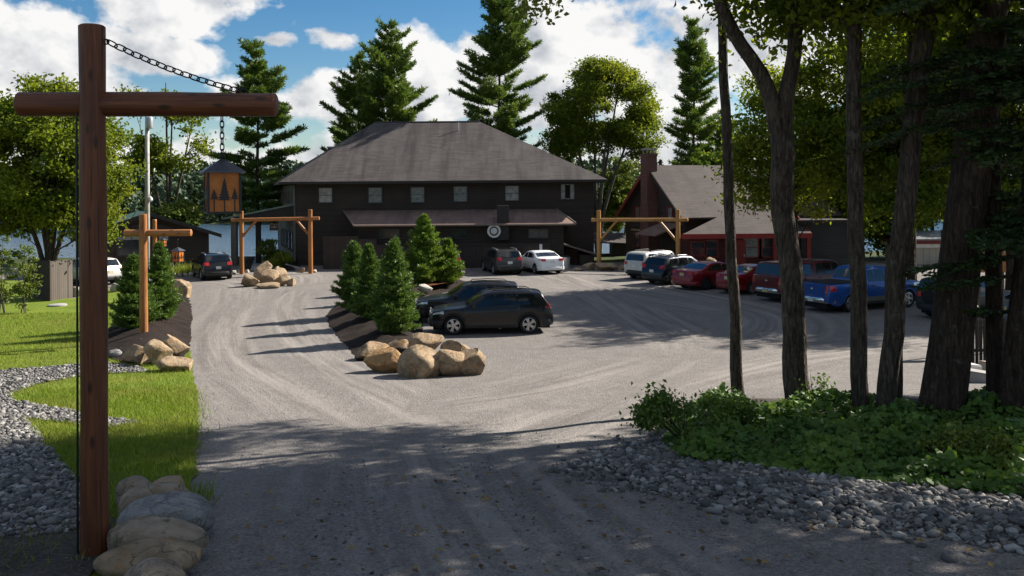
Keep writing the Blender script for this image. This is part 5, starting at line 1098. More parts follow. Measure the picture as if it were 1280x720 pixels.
L1, tp = lamp_post("near log post with a crossbeam and a chain at the left front", g1, P(115, 33, D0).z, (P(22, 129.5, D0).z, P(343, 130.5, D0).z), XD(23, D0) , XD(343, D0), .125, .122, M_LOGD, 276, 1, D0, "", True, 17, 1, lean=P(115, 33, D0).x - P(119, 697, D0).x, group='log lamp posts', bd=.05)
zt = P(276, 198, D0).z; lantern("large amber lantern hanging on a chain from the near log post", Vector((tp.x, tp.y, zt)), R(25), 1.0, 'lanterns')
m = chain_mb((tp.x, tp.y, tp.z + .02), (tp.x, tp.y, zt + .03), 7, .006, 0, .55); tag(m.build("hanging_chain", M_CHAIN), 'vertical chain holding the large near lantern', 'chain')
g2 = G(180, 429); d2 = g2.y; b2 = Vector((g2.x, d2, gz(g2.x, d2)))
L2, tp = lamp_post("second log post with a crossbeam, standing in the mulch bed by the boulders", b2, P(180, 268, d2).z, (P(155, 291.5, d2).z, P(238, 291, d2).z), XD(155, d2), XD(238, d2), .14, .125, M_LOG, 221, 1, d2, "", False, 0, 5, group='log lamp posts', bd=.04)
zt = P(221, 309, d2).z; lantern("mid sized lantern hanging from the second log post in front of the cabin", Vector((tp.x, tp.y, zt)), R(-14), 1.0, 'lanterns', M_AMBER)
m = chain_mb((tp.x, tp.y, tp.z + .02), (tp.x, tp.y, zt + .03), 6, .006, 0, .55); tag(m.build("hanging_chain", M_CHAIN), 'short chain above the lantern of the second log post', 'chain')
d3 = 50.0; b3 = Vector((XD(193, d3), d3, 0))
L3, tp = lamp_post("farthest log post, half hidden behind the spruces and the second post", b3, P(193, 274.5, d3).z, (P(180, 291.5, d3).z, P(210, 291.5, d3).z), XD(180, d3), XD(209, d3), .12, .1, M_LOG, 203, 1, d3, "", False, 0, 9, group='log lamp posts', bd=.04)
zt = P(203.5, 297.5, d3).z; lantern("smallest and farthest lantern, seen against the cabin wall", Vector((tp.x, tp.y, zt)), R(-14), .9, 'lanterns')
m = chain_mb((tp.x, tp.y, tp.z + .02), (tp.x, tp.y, zt + .03), 3, .006, 0, .55); tag(m.build("hanging_chain", M_CHAIN), 'tiny chain above the farthest lantern', 'chain')
# ---------------------------------------------------------------- utility pole and wires
def utility():
    d = 52; x = XD(183, d); rt = thing("utility_pole", "pale utility pole with a grey transformer, rising behind the second log post", 'utility pole', (x, d, 0)); zt = P(184, 146, d).z
    m = MB(); m.tube([(x, d, -.3), (x + .05, d, zt * .5), (x + .08, d, zt)], [.15, .135, .12], 12); m.build("pole", plain("weathered_pole", (.36, .35, .33), .8, var=.25), rt, smooth=True)
    m = MB(); m.lathe([(.02, 0), (.2, .02), (.21, .06), (.21, .62), (.19, .68), (.05, .72), (.04, .82), (.001, .84)], 18, Matrix.Translation((x + .26, d - .12, zt - .72))); m.build("transformer", M_GALV, rt, angle=45)
    p = P(188.5, 249, d); m = MB(); m.tube([(x + .1, d, p.z + .25), (p.x, d - .05, p.z + .25), (p.x, d - .05, p.z + .12)], .02, 6); o = m.build("lamp_bracket", M_GALV, rt)
    m = MB(); m.lathe([(.03, .16), (.09, .12), (.13, .02), (.13, -.06), (.07, -.13), (.001, -.15)], 16, Matrix.Translation((p.x, d - .05, p.z))); sub(o, "lamp_globe", m, plain("frosted_globe", (.7, .7, .68), .2, .5), rt)
    for (a, b, s, lb) in (((x, d, P(183, 236, d).z), P(140, 262, 58), .5, "wire sagging from the utility pole to the cabin roof"), ((x, d, P(183, 205, d).z), P(-60, 235, 56), .9, "wire running left from the utility pole"), ((x, d, P(183, 238, d).z), P(130, 325, 57.2), .3, "wire dropping from the utility pole towards the cabin wall")):
        a, b = Vector(a), Vector(b); m = MB(); m.tube([a.lerp(b, t) - Vector((0, 0, s * 4 * t * (1 - t))) for t in np.linspace(0, 1, 14)], .018, 5); tag(m.build("wire", M_BLACK), lb, 'wire')
utility()
# ---------------------------------------------------------------- trash can, small things by the lodge
def bin_():
    p = P(707.5, 337, 61); rt = thing("trash_can", "small grey bin at the right end of the board fence", 'bin', (p.x, 61, 0)); m = MB(); m.lathe([(.2, 0), (.26, .02), (.29, .75), (.31, .76), (.31, .8), (.27, .8), (.25, .1), (.001, .08)], 20, Matrix.Translation((p.x, 61, 0))); m.build("body", M_GALV, rt, angle=40)
    m = MB(); m.lathe([(.315, .805), (.32, .83), (.2, .9), (.001, .92)], 20, Matrix.Translation((p.x, 61, 0))); m.build("lid", M_BLACK, rt, angle=40)
bin_()
def utility_lid():
    g = G(72, 383); m = MB(); m.lathe([(.42, 0), (.42, .06), (.38, .08), (.001, .09)], 24, Matrix.Translation((g.x, g.y, g.z + .03))); tag(m.build("well_cover", M_CONC, None, angle=40), 'flat pale round cover in the lawn beside the wooden screen', 'cover')
utility_lid()
# ---------------------------------------------------------------- boulders
M_TAN = m_rock("tan_boulder", (.20, .145, .09), (.42, .32, .21), (.36, .2, .085)); M_GREY = m_rock("grey_boulder", (.17, .17, .17), (.32, .315, .305), (.38, .34, .28)); M_BROWN = m_rock("brown_boulder", (.2, .16, .12), (.36, .29, .215), (.26, .18, .1), 1); M_ORNG = m_rock("orange_boulder", (.33, .19, .08), (.44, .29, .15), (.42, .2, .06)); M_PALER = m_rock("pale_boulder", (.36, .33, .28), (.5, .47, .42), (.4, .34, .26))
ICO = {4: ico(4), 3: ico(3)}
def boulder(label, c, w, dp, h, mat, seed, rot=0, facet=1.0, sub_=4, group=None, sink=.12, name="boulder"):
    rg = np.random.default_rng(seed); D, F = ICO[sub_]; V = D.copy()
    for k in range(15):
        n = unit(rg.normal(size=3)); o = rg.uniform(.44, .72); t = V @ n; m = t > o; V[m] -= (t[m] - o)[:, None] * n * facet
    nz = np.array([noise.fractal(Vector(p) * 1.4 + Vector((seed * 3.7, 0, 0)), 1, 2, 4) * .05 + noise.noise(Vector(p) * 4 + Vector((0, seed * 2.3, 0))) * .028 + noise.noise(Vector(p) * 9 + Vector((0, 0, seed))) * .014 for p in D]); V = V * (1 + nz[:, None])
    lo, hi = V.min(0), V.max(0); V = (V - (lo + hi) / 2) / (hi - lo); V *= np.array([w, dp, h * (1 + sink)]); V[:, 2] += h * (1 + sink) / 2 - h * sink
    o = mk(name, V, F, mat, None, smooth=True); o.location = c; o.rotation_euler = (0, 0, R(rot)); tag(o, label, 'boulder', group); return o
def rock_px(label, px, pb, wpx, hpx, mat, seed, dpt=.8, rot=0, dy=0, dz=0, **k):
    """boulder whose front foot shows at (px, pb), wpx wide and hpx tall in the photo"""
    g = G(px, pb); s = FPX / g.y; w = wpx / s; dp = w * dpt; y = g.y + dp * .42 + dy; x = XD(px, y) ; return boulder(label, (x, y, gz(x, y) + dz), w * 1.04 * y / g.y, dp, hpx / s * y / g.y, mat, seed, rot, **k)
GB = 'boulders along the drive'
def B(label, px, y, wpx, zc_top, mat, seed, dp, rot=0): 
    s = FPX / y; x = XD(px, y); top = P(px, zc_top, y).z; g = gz(x, y); boulder(label, (x, y, g), wpx / s, dp, top - g, mat, seed, rot, group=GB, facet=.3)
B("dark brown boulder at the far left end of the near roadside row", 166, 10.5, 48, 597, M_BROWN, 1, .5, 15)
B("tan brown topped boulder at the far end of the near roadside row", 203, 10.35, 52, 596, M_TAN, 2, .5, -10)
B("brownish boulder third from the far end of the near roadside row", 193, 9.85, 88, 606, M_BROWN, 3, .55, 20)
B("large blue grey boulder in the middle of the near roadside row", 206, 9.15, 116, 620, M_GREY, 4, .75, 10)
B("long brown tan boulder in front of the large blue grey one", 194, 8.5, 130, 649, M_BROWN, 5, .55, -6)
B("smooth pale tan boulder near the bottom picture edge", 178, 7.95, 138, 678, M_TAN, 6, .55, 0)
B("nearest boulder, cut off by the bottom picture edge", 186, 7.45, 84, 703, M_BROWN, 7, .55, 30)
G2 = 'boulders at the second log post'
rock_px("left tan boulder at the foot of the second log post", 166, 457, 37, 25, M_TAN, 11, group=G2); rock_px("upright tan boulder in the middle at the foot of the second log post", 197, 459, 34, 33, M_TAN, 12, dy=.1, group=G2)
rock_px("pale tan boulder at the right, against the drive edge by the second log post", 216, 452, 38, 31, M_TAN, 13, dy=.35, group=G2); rock_px("low tan boulder in front, right of the foot of the second log post", 216, 467, 42, 19, M_TAN, 14, group=G2)
rock_px("small brown rock right behind the group at the second log post", 178, 441, 22, 15, M_BROWN, 15, dy=.5, group=G2, sub_=3); rock_px("small dark rock at the left end of the group by the second log post", 145, 449, 20, 12, M_GREY, 16, group=G2, sub_=3)
rock_px("small dark rock left of the left tan boulder by the second log post", 153, 443, 12, 9, M_BROWN, 17, group=G2, sub_=3)
rock_px("large rounded pale boulder right of the left spruces", 224, 373, 28, 23, M_TAN, 18, rot=25, group='boulders at the mulch bed'); rock_px("smaller pale boulder in front of the rounded one by the left spruces", 213, 374, 18, 13, M_TAN, 19, group='boulders at the mulch bed', sub_=3)
rock_px("grey white boulder on the lawn edge left of the left spruces", 145, 366, 17, 12, M_PALER, 20, sub_=3); rock_px("pale boulder beside the wooden screen", 94, 372, 13, 13, M_PALER, 8, sub_=3)
GI2 = 'boulders on the island'
rock_px("leftmost tan boulder of the island heap", 463, 453, 42, 23, M_TAN, 21, dy=.2, group=GI2); rock_px("orange tinged boulder left of the biggest one on the island", 483, 467, 58, 30, M_ORNG, 22, .7, group=GI2); rock_px("low tan boulder behind the orange tinged one on the island", 492, 448, 34, 20, M_TAN, 23, dy=.5, group=GI2)
rock_px("topmost pale boulder of the island heap", 531, 452, 44, 31, M_TAN, 24, dy=.5, group=GI2); rock_px("biggest squarish tan boulder at the front of the island", 524, 473, 58, 39, M_TAN, 25, .85, -8, group=GI2, facet=1); rock_px("tan slab wedged right of the biggest boulder at the front of the island", 560, 472, 38, 34, M_TAN, 29, 1.1, 14, dy=.1, group=GI2, facet=1); rock_px("tan boulder at the back right of the island heap", 568, 456, 38, 27, M_TAN, 26, dy=.5, group=GI2)
rock_px("rightmost tan boulder of the island heap", 584, 471, 42, 33, M_TAN, 27, .9, 20, dy=.15, group=GI2); rock_px("small dark rock behind the island heap at the foot of the foremost spruce", 503, 440, 12, 12, M_BROWN, 28, dy=.6, group=GI2, sub_=3); rock_px("pale boulder peeping between the left island spruces", 457, 408, 16, 12, M_PALER, 48, group=GI2, dz=.25, sub_=3); rock_px("pale stone behind the left end of the two dark suvs", 530, 374, 20, 12, M_PALER, 30, dz=.25, group=GI2, sub_=3)
GR = 'rocks heaped in front of the left log gate'
for lb, px, pb, w, h, sd, dy, dz in (("leftmost rock of the heap in front of the left log gate", 312, 359, 24, 16, 31, 0, 0), ("low flat slab at the front of the heap by the left log gate", 333, 361, 32, 7, 32, -.1, 0), ("topmost pointed rock of the heap by the left log gate", 328, 355, 22, 25, 33, .5, .1), ("central rock of the heap by the left log gate", 335, 358, 24, 20, 34, .25, 0), ("right upper rock of the heap by the left log gate", 347, 356, 22, 21, 35, .4, .05), ("right front rock of the heap by the left log gate", 353, 358, 20, 15, 36, .1, 0), ("small rock at the right end of the heap by the left log gate", 363, 358, 11, 10, 37, 0, 0)):
    rock_px(lb, px, pb, w, h, M_TAN, sd, dy=dy, dz=dz, group=GR, sub_=3)
GT = 'boulders at the right log gate'
for lb, px, pb, w, h, sd in (("small tan boulder left of the right log gate's left post", 735, 338, 15, 9, 41), ("wide tan boulder right of the right log gate's left post", 757, 339, 27, 10, 42), ("flat stone in the corner between lodge steps and right log gate", 722, 339, 13, 4, 43), ("small stone behind the cars right of the wide tan boulder", 775, 338, 12, 7, 44)): rock_px(lb, px, pb, w, h, M_TAN, sd, group=GT, sub_=3)
b_ = P(890, 327, 54); boulder("pale boulder showing behind the dark red saloon", (b_.x, 54.5, 0), .9, .8, 1.22, M_TAN, 45, sub_=3)
for i, (px, pb, w, h, lb) in enumerate([(299, 341, 7, 4, "pale stone left of the left log gate's left post"), (308, 341, 6, 4, "pale stone right of the left log gate's left post"), (291, 343, 7, 5, "pale stone beside the black suv by the left log gate"), (377, 341, 8, 6, "reddish stone at the kerb by the left log gate's right post"), (392, 341, 6, 4, "grey stone right of the left log gate's right post"), (216, 346, 6, 5, "edging stone in front of the cabin grass, leftmost"), (224, 346, 6, 5, "edging stone in front of the cabin grass, second from the left"), (231, 346, 6, 5, "edging stone in front of the cabin grass, middle one"), (238, 346, 7, 6, "edging stone in front of the cabin grass, second from the right"), (246, 346, 6, 5, "edging stone in front of the cabin grass, next to the black suv")]):
    rock_px(lb, px, pb, w, h, M_PALER if i != 3 else M_ORNG, 50 + i, group='edging stones', sub_=3, name="edging_stone")
# ================================================================== vehicles
def m_paint(name, c, metal=.25, rough=.32):
    t = NT(name); n = t.noise(t.obj(), 60, 2); dust = t.noise(t.obj(), 1.6, 5); z = t.n('ShaderNodeSeparateXYZ', {0: t.obj()}).outputs[2]
    col = t.mix(t.math('MULTIPLY', t.rng(z, .25, .6, .3, .0), t.rng(dust, .3, .7, .4, 1)), c, (.16, .145, .125))
    return t.done(t.bsdf(col, t.rng(dust, .3, .7, rough, rough + .12), .3, None, metal, **{'Coat Weight': .45, 'Coat Roughness': .05}))
M_TYRE = plain("tyre_rubber", (.018, .018, .018), .85, .2, var=.3, scale=9); M_RIM = plain("alloy_rim", (.5, .5, .52), .3, .5, metal=.85); M_RIMD = plain("dark_rim", (.07, .07, .075), .4, .5, metal=.6)
M_TRIMB = plain("black_plastic", (.018, .018, .019), .55); M_CGLASS = plain("car_glass", (.010, .012, .014), .04, .7, var=.2); M_CHROME = plain("chrome", (.7, .7, .72), .12, .5, metal=1)
M_TAIL = plain("tail_light_red", (.42, .012, .012), .15, .6); M_HEAD = plain("headlight_clear", (.55, .57, .6), .08, .7, metal=.3); M_AMB = plain("amber_lens", (.5, .2, .02), .2, .6); M_PLATE = plain("licence_plate", (.5, .42, .2), .5); M_PLATEW = plain("licence_plate_pale", (.55, .56, .55), .5); M_UNDER = plain("underbody", (.008, .008, .008), .9)
SPEC = dict(
 suv=dict(L=4.66, W=1.88, H=1.63, top=[(0, .40), (.006, .50), (.035, .565), (.12, .605), (.25, .645), (.285, .665), (.43, .94), (.47, .975), (.60, 1.0), (.78, .985), (.885, .955), (.905, .94), (.962, .68), (.975, .60), (.99, .52), (1, .38)],
   belt=[(0, .39), (.035, .53), (.12, .575), (.27, .615), (.6, .64), (.9, .665), (.96, .63), (.99, .5), (1, .37)], wid=[(0, .74), (.02, .86), (.08, .96), (.2, 1), (.82, 1), (.93, .97), (.98, .91), (1, .83)], wx=(.19, .80), R=.365, tum=.34,
   side=[(.335, .52, .455, .52), (.535, .695, .535, .695), (.712, .875, .712, .845)], ws=(.295, .425), rw=(.908, .957), tl=(.66, 1.0, .58, .70), doors=[(.30, .525), (.53, .705)]),
 boxy=dict(L=4.24, W=1.82, H=1.70, top=[(0, .42), (.006, .55), (.03, .60), (.12, .63), (.24, .655), (.265, .67), (.355, .94), (.39, .98), (.55, 1.0), (.88, .985), (.945, .96), (.958, .94), (.985, .66), (.992, .5), (1, .36)],
   belt=[(0, .41), (.03, .57), (.12, .6), (.27, .635), (.6, .65), (.94, .66), (.985, .62), (.993, .48), (1, .35)], wid=[(0, .80), (.02, .9), (.08, .97), (.2, 1), (.85, 1), (.95, .98), (.985, .94), (1, .88)], wx=(.19, .80), R=.36, tum=.26,
   side=[(.31, .50, .385, .50), (.52, .70, .52, .70), (.72, .90, .72, .89)], ws=(.275, .35), rw=(.962, .983), tl=(.72, .98, .52, .64), doors=[(.28, .51), (.515, .71)]),
 sedan=dict(L=4.75, W=1.84, H=1.46, top=[(0, .38), (.006, .50), (.04, .56), (.15, .615), (.27, .665), (.30, .68), (.44, .94), (.49, .985), (.58, 1.0), (.68, .965), (.715, .935), (.845, .765), (.87, .75), (.965, .735), (.978, .70), (.992, .52), (1, .38)],
   belt=[(0, .37), (.04, .53), (.15, .59), (.3, .65), (.7, .69), (.85, .71), (.96, .695), (.98, .64), (.993, .49), (1, .37)], wid=[(0, .72), (.02, .85), (.08, .96), (.2, 1), (.8, 1), (.92, .96), (.98, .88), (1, .8)], wx=(.19, .79), R=.335, tum=.36,
   side=[(.345, .525, .455, .525), (.54, .70, .54, .69), (.71, .765, .705, .72)], ws=(.31, .435), rw=(.722, .835), tl=(.60, 1.0, .60, .71), doors=[(.31, .53), (.535, .71)]),
 pickup=dict(L=5.85, W=2.02, H=1.93, top=[(0, .40), (.004, .52), (.02, .60), (.1, .63), (.2, .65), (.228, .665), (.315, .93), (.35, .98), (.44, 1.0), (.565, .99), (.595, .97), (.604, .95), (.622, .685), (.63, .68), (.635, .66), (.975, .66), (.988, .65), (.994, .5), (1, .34)],
   belt=[(0, .39), (.02, .57), (.1, .605), (.22, .63), (.6, .645), (.63, .65), (.975, .645), (.988, .62), (.994, .47), (1, .33)], wid=[(0, .82), (.012, .9), (.06, .97), (.2, 1), (.9, 1), (.97, .99), (.99, .97), (1, .95)], wx=(.165, .775), R=.40, tum=.30,
   side=[(.262, .40, .335, .40), (.415, .515, .415, .515), (.525, .592, .525, .585)], ws=(.236, .31), rw=(.606, .62), tl=(.80, .97, .46, .63), doors=[(.24, .41), (.415, .60)]))
SPEC['capped'] = dict(SPEC['pickup'], top=[(0, .40), (.004, .52), (.02, .60), (.1, .63), (.2, .65), (.228, .665), (.315, .93), (.35, .98), (.44, 1.0), (.565, .99), (.595, .97), (.606, .95), (.625, .955), (.70, .985), (.93, .975), (.955, .95), (.978, .66), (.988, .64), (.994, .5), (1, .34)], rw=(.956, .976), side=SPEC['pickup']['side'] + [(.64, .93, .64, .925)])
def car(typ, label, x, y, heading, paint, name='parked_car', cat='car', rim=None, group='parked cars', plate=None, opts=()):
    S = SPEC[typ]; L, W, Hh, Rw = S['L'], S['W'], S['H'], S['R']; rt = thing(name, label, cat, (x, y, gz(x, y)), R(90 - heading), group)
    slope = math.atan((gz(x + math.sin(R(heading)), y + math.cos(R(heading))) - gz(x - math.sin(R(heading)), y - math.cos(R(heading)))) / 2); rt.rotation_euler = (0, -slope, R(90 - heading))
    ip = lambda tab, t: np.interp(t, [p[0] for p in tab], [p[1] for p in tab])
    top = lambda t: ip(S['top'], t) * Hh; belt = lambda t: np.minimum(ip(S['belt'], t) * Hh, top(t) - .012); wid = lambda t: ip(S['wid'], t) * W / 2; X = lambda t: L / 2 - np.asarray(t) * L
    sill = .17 * Hh
    def low(t):
        z = sill + .09 * Hh * (np.clip((.06 - t) / .06, 0, 1) + np.clip((t - .94) / .06, 0, 1))
        for w in S['wx']:
            dx = (t - w) * L; r = Rw * 1.13; z = max(z, Rw + math.sqrt(r * r - dx * dx)) if abs(dx) < r else z
        return z
    def sect(t):
        zl, zb, zt, w = low(t), float(belt(t)), float(top(t)), float(wid(t)); zl = min(zl, zb - .03); g = max(zt - zb, 0); wb = w * .955; gh = max(0, g - .06); wr = wb - S['tum'] * gh * .95; cr = .05 if gh > .2 else .035
        return [(w * .955, zl), (w * .985, zl + .25 * (zb - zl)), (w, zl + .55 * (zb - zl)), (w * .992, zl + .82 * (zb - zl)), (wb, zb), (wb - (wb - wr) * .45, zb + .48 * gh), (wr, zt - cr - .015 if gh > .01 else zb + .4 * g), (wr - .05, zt - cr * .5), (wr * .62, zt - cr * .12), (0, zt)]
    ts = sorted(set(np.round(np.concatenate([np.linspace(0, 1, 41), [p[0] for p in S['top']], [p[0] for p in S['wid']]] + [np.array([w + a * Rw * 1.13 / L for a in (-1.0, -.97, -.88, -.74, -.56, -.35, -.12, .12, .35, .56, .74, .88, .97, 1.0)]) for w in S['wx']]), 5)))
    V = []; n = None
    for t in ts:
        s = sect(t); ring = [(X(t), a, b) for a, b in s] + [(X(t), -a, b) for a, b in s[-2::-1]]; n = len(ring); V += ring
    F = [(i * n + k, i * n + k + 1, (i + 1) * n + k + 1, (i + 1) * n + k) for i in range(len(ts) - 1) for k in range(n - 1)]
    F.append(tuple(range(n - 1, -1, -1))); F.append(tuple((len(ts) - 1) * n + k for k in range(n)))
    b = MB(); b.add(V, F); body = b.build("body", paint, rt, local=True, angle=38)
    b = MB(); b.box((-L / 2 + .12, -W / 2 + .27, .2), (L / 2 - .12, W / 2 - .27, Hh * .5)); b.build("underbody", M_UNDER, rt, local=True)
    def sidept(t, f, sg, off=.008):
        s = sect(t); i = 4 if f < .5 else 5; k = f * 2 if f < .5 else (f - .5) * 2; a, c = s[i], s[i + 1]; return (X(t), sg * (a[0] + (c[0] - a[0]) * k + off), a[1] + (c[1] - a[1]) * k + off * .4)
    def lowpt(t, f, sg, off=.008):
        s = sect(t); q = f * 4; i = min(3, int(q)); k = q - i; a, c = s[i], s[i + 1]; return (X(t), sg * (a[0] + (c[0] - a[0]) * k + off), a[1] + (c[1] - a[1]) * k)
    def grid(fn, nu, nv):
        m = MB(); m.add([fn(u / nu, v / nv) for v in range(nv + 1) for u in range(nu + 1)], [(v * (nu + 1) + u, v * (nu + 1) + u + 1, (v + 1) * (nu + 1) + u + 1, (v + 1) * (nu + 1) + u) for v in range(nv) for u in range(nu)]); return m
    gm = M_CGLASS
    for t0, t1, u0, u1 in S['side']:
        for sg in (1, -1): grid(lambda u, v: sidept(t0 + (t1 - t0) * u + ((u0 - t0) * (1 - u) + (u1 - t1) * u) * v, .07 + .83 * v, sg), 6, 4).build("side_window", gm, rt, local=True, smooth=True)
    def toppt(t, yf, off):
        s = sect(t); wr = s[7][0]; z = s[9][1] - (s[9][1] - s[7][1]) * min(1, abs(yf)) ** 2; dz = (float(top(t + .004)) - float(top(t - .004))) / (.008 * L); nx, nz = dz, 1.0; q = math.hypot(nx, nz); return (X(t) + off * nx / q, yf * wr, z + off * nz / q)
    grid(lambda u, v: toppt(S['ws'][0] + (S['ws'][1] - S['ws'][0]) * v, (u * 2 - 1) * 1.0, .010), 10, 6).build("windshield", gm, rt, local=True, smooth=True)
    grid(lambda u, v: toppt(S['rw'][0] + (S['rw'][1] - S['rw'][0]) * v, (u * 2 - 1) * .93, .012), 10, 5).build("rear_window", gm, rt, local=True, smooth=True)
    if typ == 'suv' or 'roof' in opts: grid(lambda u, v: toppt(.49 + .27 * v, (u * 2 - 1) * .72, .008), 6, 4).build("sunroof", gm, rt, local=True, smooth=True)
    # doors: thin skins with shut lines between them
    for t0, t1 in S['doors']:
        for sg in (1, -1):
            def dpt(u, v): return lowpt(t0 + .004 + (t1 - t0 - .008) * u, .12 + .86 * v, sg, .010)
            wlo = [w for w in S['wx'] if t0 - .12 < w < t1 + .12]
            o = grid(dpt, 8, 5).build("door", paint, rt, local=True, smooth=True)
            th = t1 - .035; h0 = lowpt(th, .80, sg, .012); m = MB(); m.box((h0[0] - .02, min(h0[1], h0[1] + sg * .035), h0[2] - .018), (h0[0] + .17, max(h0[1], h0[1] + sg * .035), h0[2] + .018), .006); c = m.build("handle", M_CHROME if 'chrome' in opts else paint, None, local=True); c.parent = o
    # lower trims
    for sg in (1, -1):
        grid(lambda u, v: lowpt(S['wx'][0] + Rw * 1.2 / L + (S['wx'][1] - S['wx'][0] - Rw * 2.4 / L) * u, -.02 + .13 * v, sg, .014), 8, 2).build("sill_trim", M_TRIMB, rt, local=True, smooth=True)
        if typ != 'sedan':
            for w in S['wx']:
                pts = []; 
                for a in np.linspace(.02, math.pi - .02, 13): t = w + math.cos(a) * Rw * 1.135 / L; s = sect(t); pts.append((X(t), sg * (s[1][0] + .004), Rw + math.sin(a) * Rw * 1.135))
                m = MB(); m.tube(pts, .028, 6); m.build("arch_trim", M_TRIMB if typ != 'pickup' and typ != 'capped' else paint, rt, local=True, smooth=True)
        # mirror
        p = sidept(S['side'][0][0] + .022, .10, sg, .0); m = MB(); m.tube([(p[0], p[1] - sg * .02, p[2]), (p[0] + .02, p[1] + sg * .1, p[2] + .03)], .022, 6); m.box((p[0] - .06, p[1] + sg * .17 - .09, p[2] - .03), (p[0] + .07, p[1] + sg * .17 + .09, p[2] + .12), .03); m.build("mirror", paint, rt, local=True)
        if 'rails' in opts:
            pts = [toppt(t, sg * .93, d) for t, d in ((.50, .005), (.515, .055), (.65, .06), (.8, .055), (.83, .005))]; m = MB(); m.tube(pts, .018, 6); m.build("roof_rail", M_TRIMB if 'black_rails' in opts else M_GALV, rt, local=True, smooth=True)
        # lamps
        z0, z1 = (.46, .56) if typ in ('suv', 'sedan') else (.47, .575)
        def hp(u, v): t = .010 + .085 * u; z = (z0 + .015 * u + (z1 - z0) * (1 - .35 * u) * v) * Hh; s = sect(t); zz = min(z, s[4][1] - .004); f = np.clip((zz - s[0][1]) / max(.01, s[4][1] - s[0][1]), 0, 1); q = f * 4; 
        y0, y1, za, zb2 = S['tl']
        def tp(u, v):
            z = (za + (zb2 - za) * v) * Hh; tt = np.linspace(.9, 1, 201); t = float(tt[np.argmin(np.abs(top(tt) - z))]); s = sect(t); w = float(wid(t)) * .955; yy = y0 + (y1 - y0) * u; return (X(t) - .022 + .05 * max(0, u - .7), sg * yy * w, z)
        m = MB(); g0 = grid(tp, 4, 4); m.add(g0.V, g0.F); m.add([(a + .05, bq, c) for a, bq, c in g0.V], [f[::-1] for f in g0.F])
        k = 25; ring = [0, 1, 2, 3, 4, 9, 14, 19, 24, 23, 22, 21, 20, 15, 10, 5]; m.F += [(ring[i], ring[(i + 1) % 16], ring[(i + 1) % 16] + k, ring[i] + k) for i in range(16)]
        o = m.build("tail_light", M_TAIL, rt, local=True, angle=40)
        if typ != 'boxy':   # the lamp wraps round on to the flank
            def sp_(u, v): t = .985 - .055 * u; s = sect(t); zz = (za + .02 + (zb2 - za - .03) * v) * Hh; f = np.clip((zz - s[0][1]) / (s[4][1] - s[0][1] + 1e-6), .02, .97); return lowpt(t, f, sg, .012)
            c = grid(sp_, 3, 3).build("side_lens", M_TAIL, None, local=True, smooth=True); c.parent = o
        def hs_(u, v): t = .012 + .10 * u; s = sect(t); zz = (z0 + .02 * u + (z1 - z0) * (1 - .3 * u) * v) * Hh; f = np.clip((zz - s[0][1]) / (s[4][1] - s[0][1] + 1e-6), .02, .97); return lowpt(t, f, sg, .012)
        hl = grid(hs_, 5, 3).build("headlight", M_HEAD, rt, local=True, smooth=True)
        m = MB(); w0 = float(wid(.004)) * .95; m.box((L / 2 - .03, sg * w0 * .62 - .17, z0 * Hh), (L / 2 + .012, sg * w0 * .62 + .17, (z1 - .02) * Hh), .01); c = m.build("front_lens", M_HEAD, None, local=True); c.parent = hl
    # bumpers, grille, plates
    w0 = W / 2 * .86; bm_ = M_CHROME if typ in ('pickup', 'capped') else (M_TRIMB if typ in ('suv', 'boxy') else paint)
    for sg, nm in ((1, "front_bumper"), (-1, "rear_bumper")):
        xe = sg * L / 2; z0, z1 = (.20 * Hh, .34 * Hh) if typ not in ('pickup', 'capped') else (.235 * Hh, .345 * Hh); pl = [(xe - sg * .40, -W / 2 * .985), (xe - sg * .16, -W / 2 * .95), (xe - sg * .02, -W / 2 * .8), (xe + sg * .045, -W / 2 * .45), (xe + sg * .055, 0)]; pl = pl + [(a, -c) for a, c in pl[-2::-1]]
        m = MB(); V = []; k = len(pl)
        for z, o in ((z0, -.03), (z0 + .03, .0), (z1 - .03, .0), (z1, -.03)): V += [(a + sg * o * .7, c * (1 + o * .25), z) for a, c in pl]
        V2 = [(a - sg * .1, c * .9, z) for a, c, z in V[:k]] + [(a - sg * .1, c * .9, z) for a, c, z in V[3 * k:]]
        F = [(r * k + i, r * k + i + 1, (r + 1) * k + i + 1, (r + 1) * k + i) for r in range(3) for i in range(k - 1)]; F += [(4 * k + i, 4 * k + i + 1, i + 1, i) for i in range(k - 1)]; F += [(3 * k + i, 3 * k + i + 1, 5 * k + i + 1, 5 * k + i) for i in range(k - 1)]
        m.add(V + V2, F); m.build(nm, bm_, rt, local=True, angle=50)
        m = MB(); zc = (.43 if sg < 0 and typ in ('pickup', 'capped') else .49 if sg < 0 else .27) * Hh
        if typ in ('pickup', 'capped') and sg < 0: zc = .29 * Hh
        if typ == 'sedan' and sg < 0: zc = .58 * Hh
        tt = np.linspace(.9, 1, 201); xr = float(X(tt[np.argmin(np.abs(top(tt) - zc))])) if sg < 0 and zc > .36 * Hh else xe + sg * .055; m.box((min(xr, xr + sg * .03) , -.155, zc - .08), (max(xr, xr + sg * .03), .155, zc + .08)); m.build("licence_plate", plate or M_PLATE, rt, local=True)
    m = MB(); z0, z1 = .40 * Hh, .53 * Hh; m.box((L / 2 - .05, -W / 2 * .42, z0), (L / 2 + .02, W / 2 * .42, z1), .02); gr = m.build("grille", M_TRIMB, rt, local=True)
    m = MB()
    for s in (-1, 1): 
        for q in range(7): yq = s * (W / 2 * .06 + q * W / 2 * .048); m.box((L / 2 + .02, yq - .008, z0 + .03), (L / 2 + .032, yq + .008, z1 - .03))
    c = m.build("grille_bar", M_CHROME, None, local=True); c.parent = gr
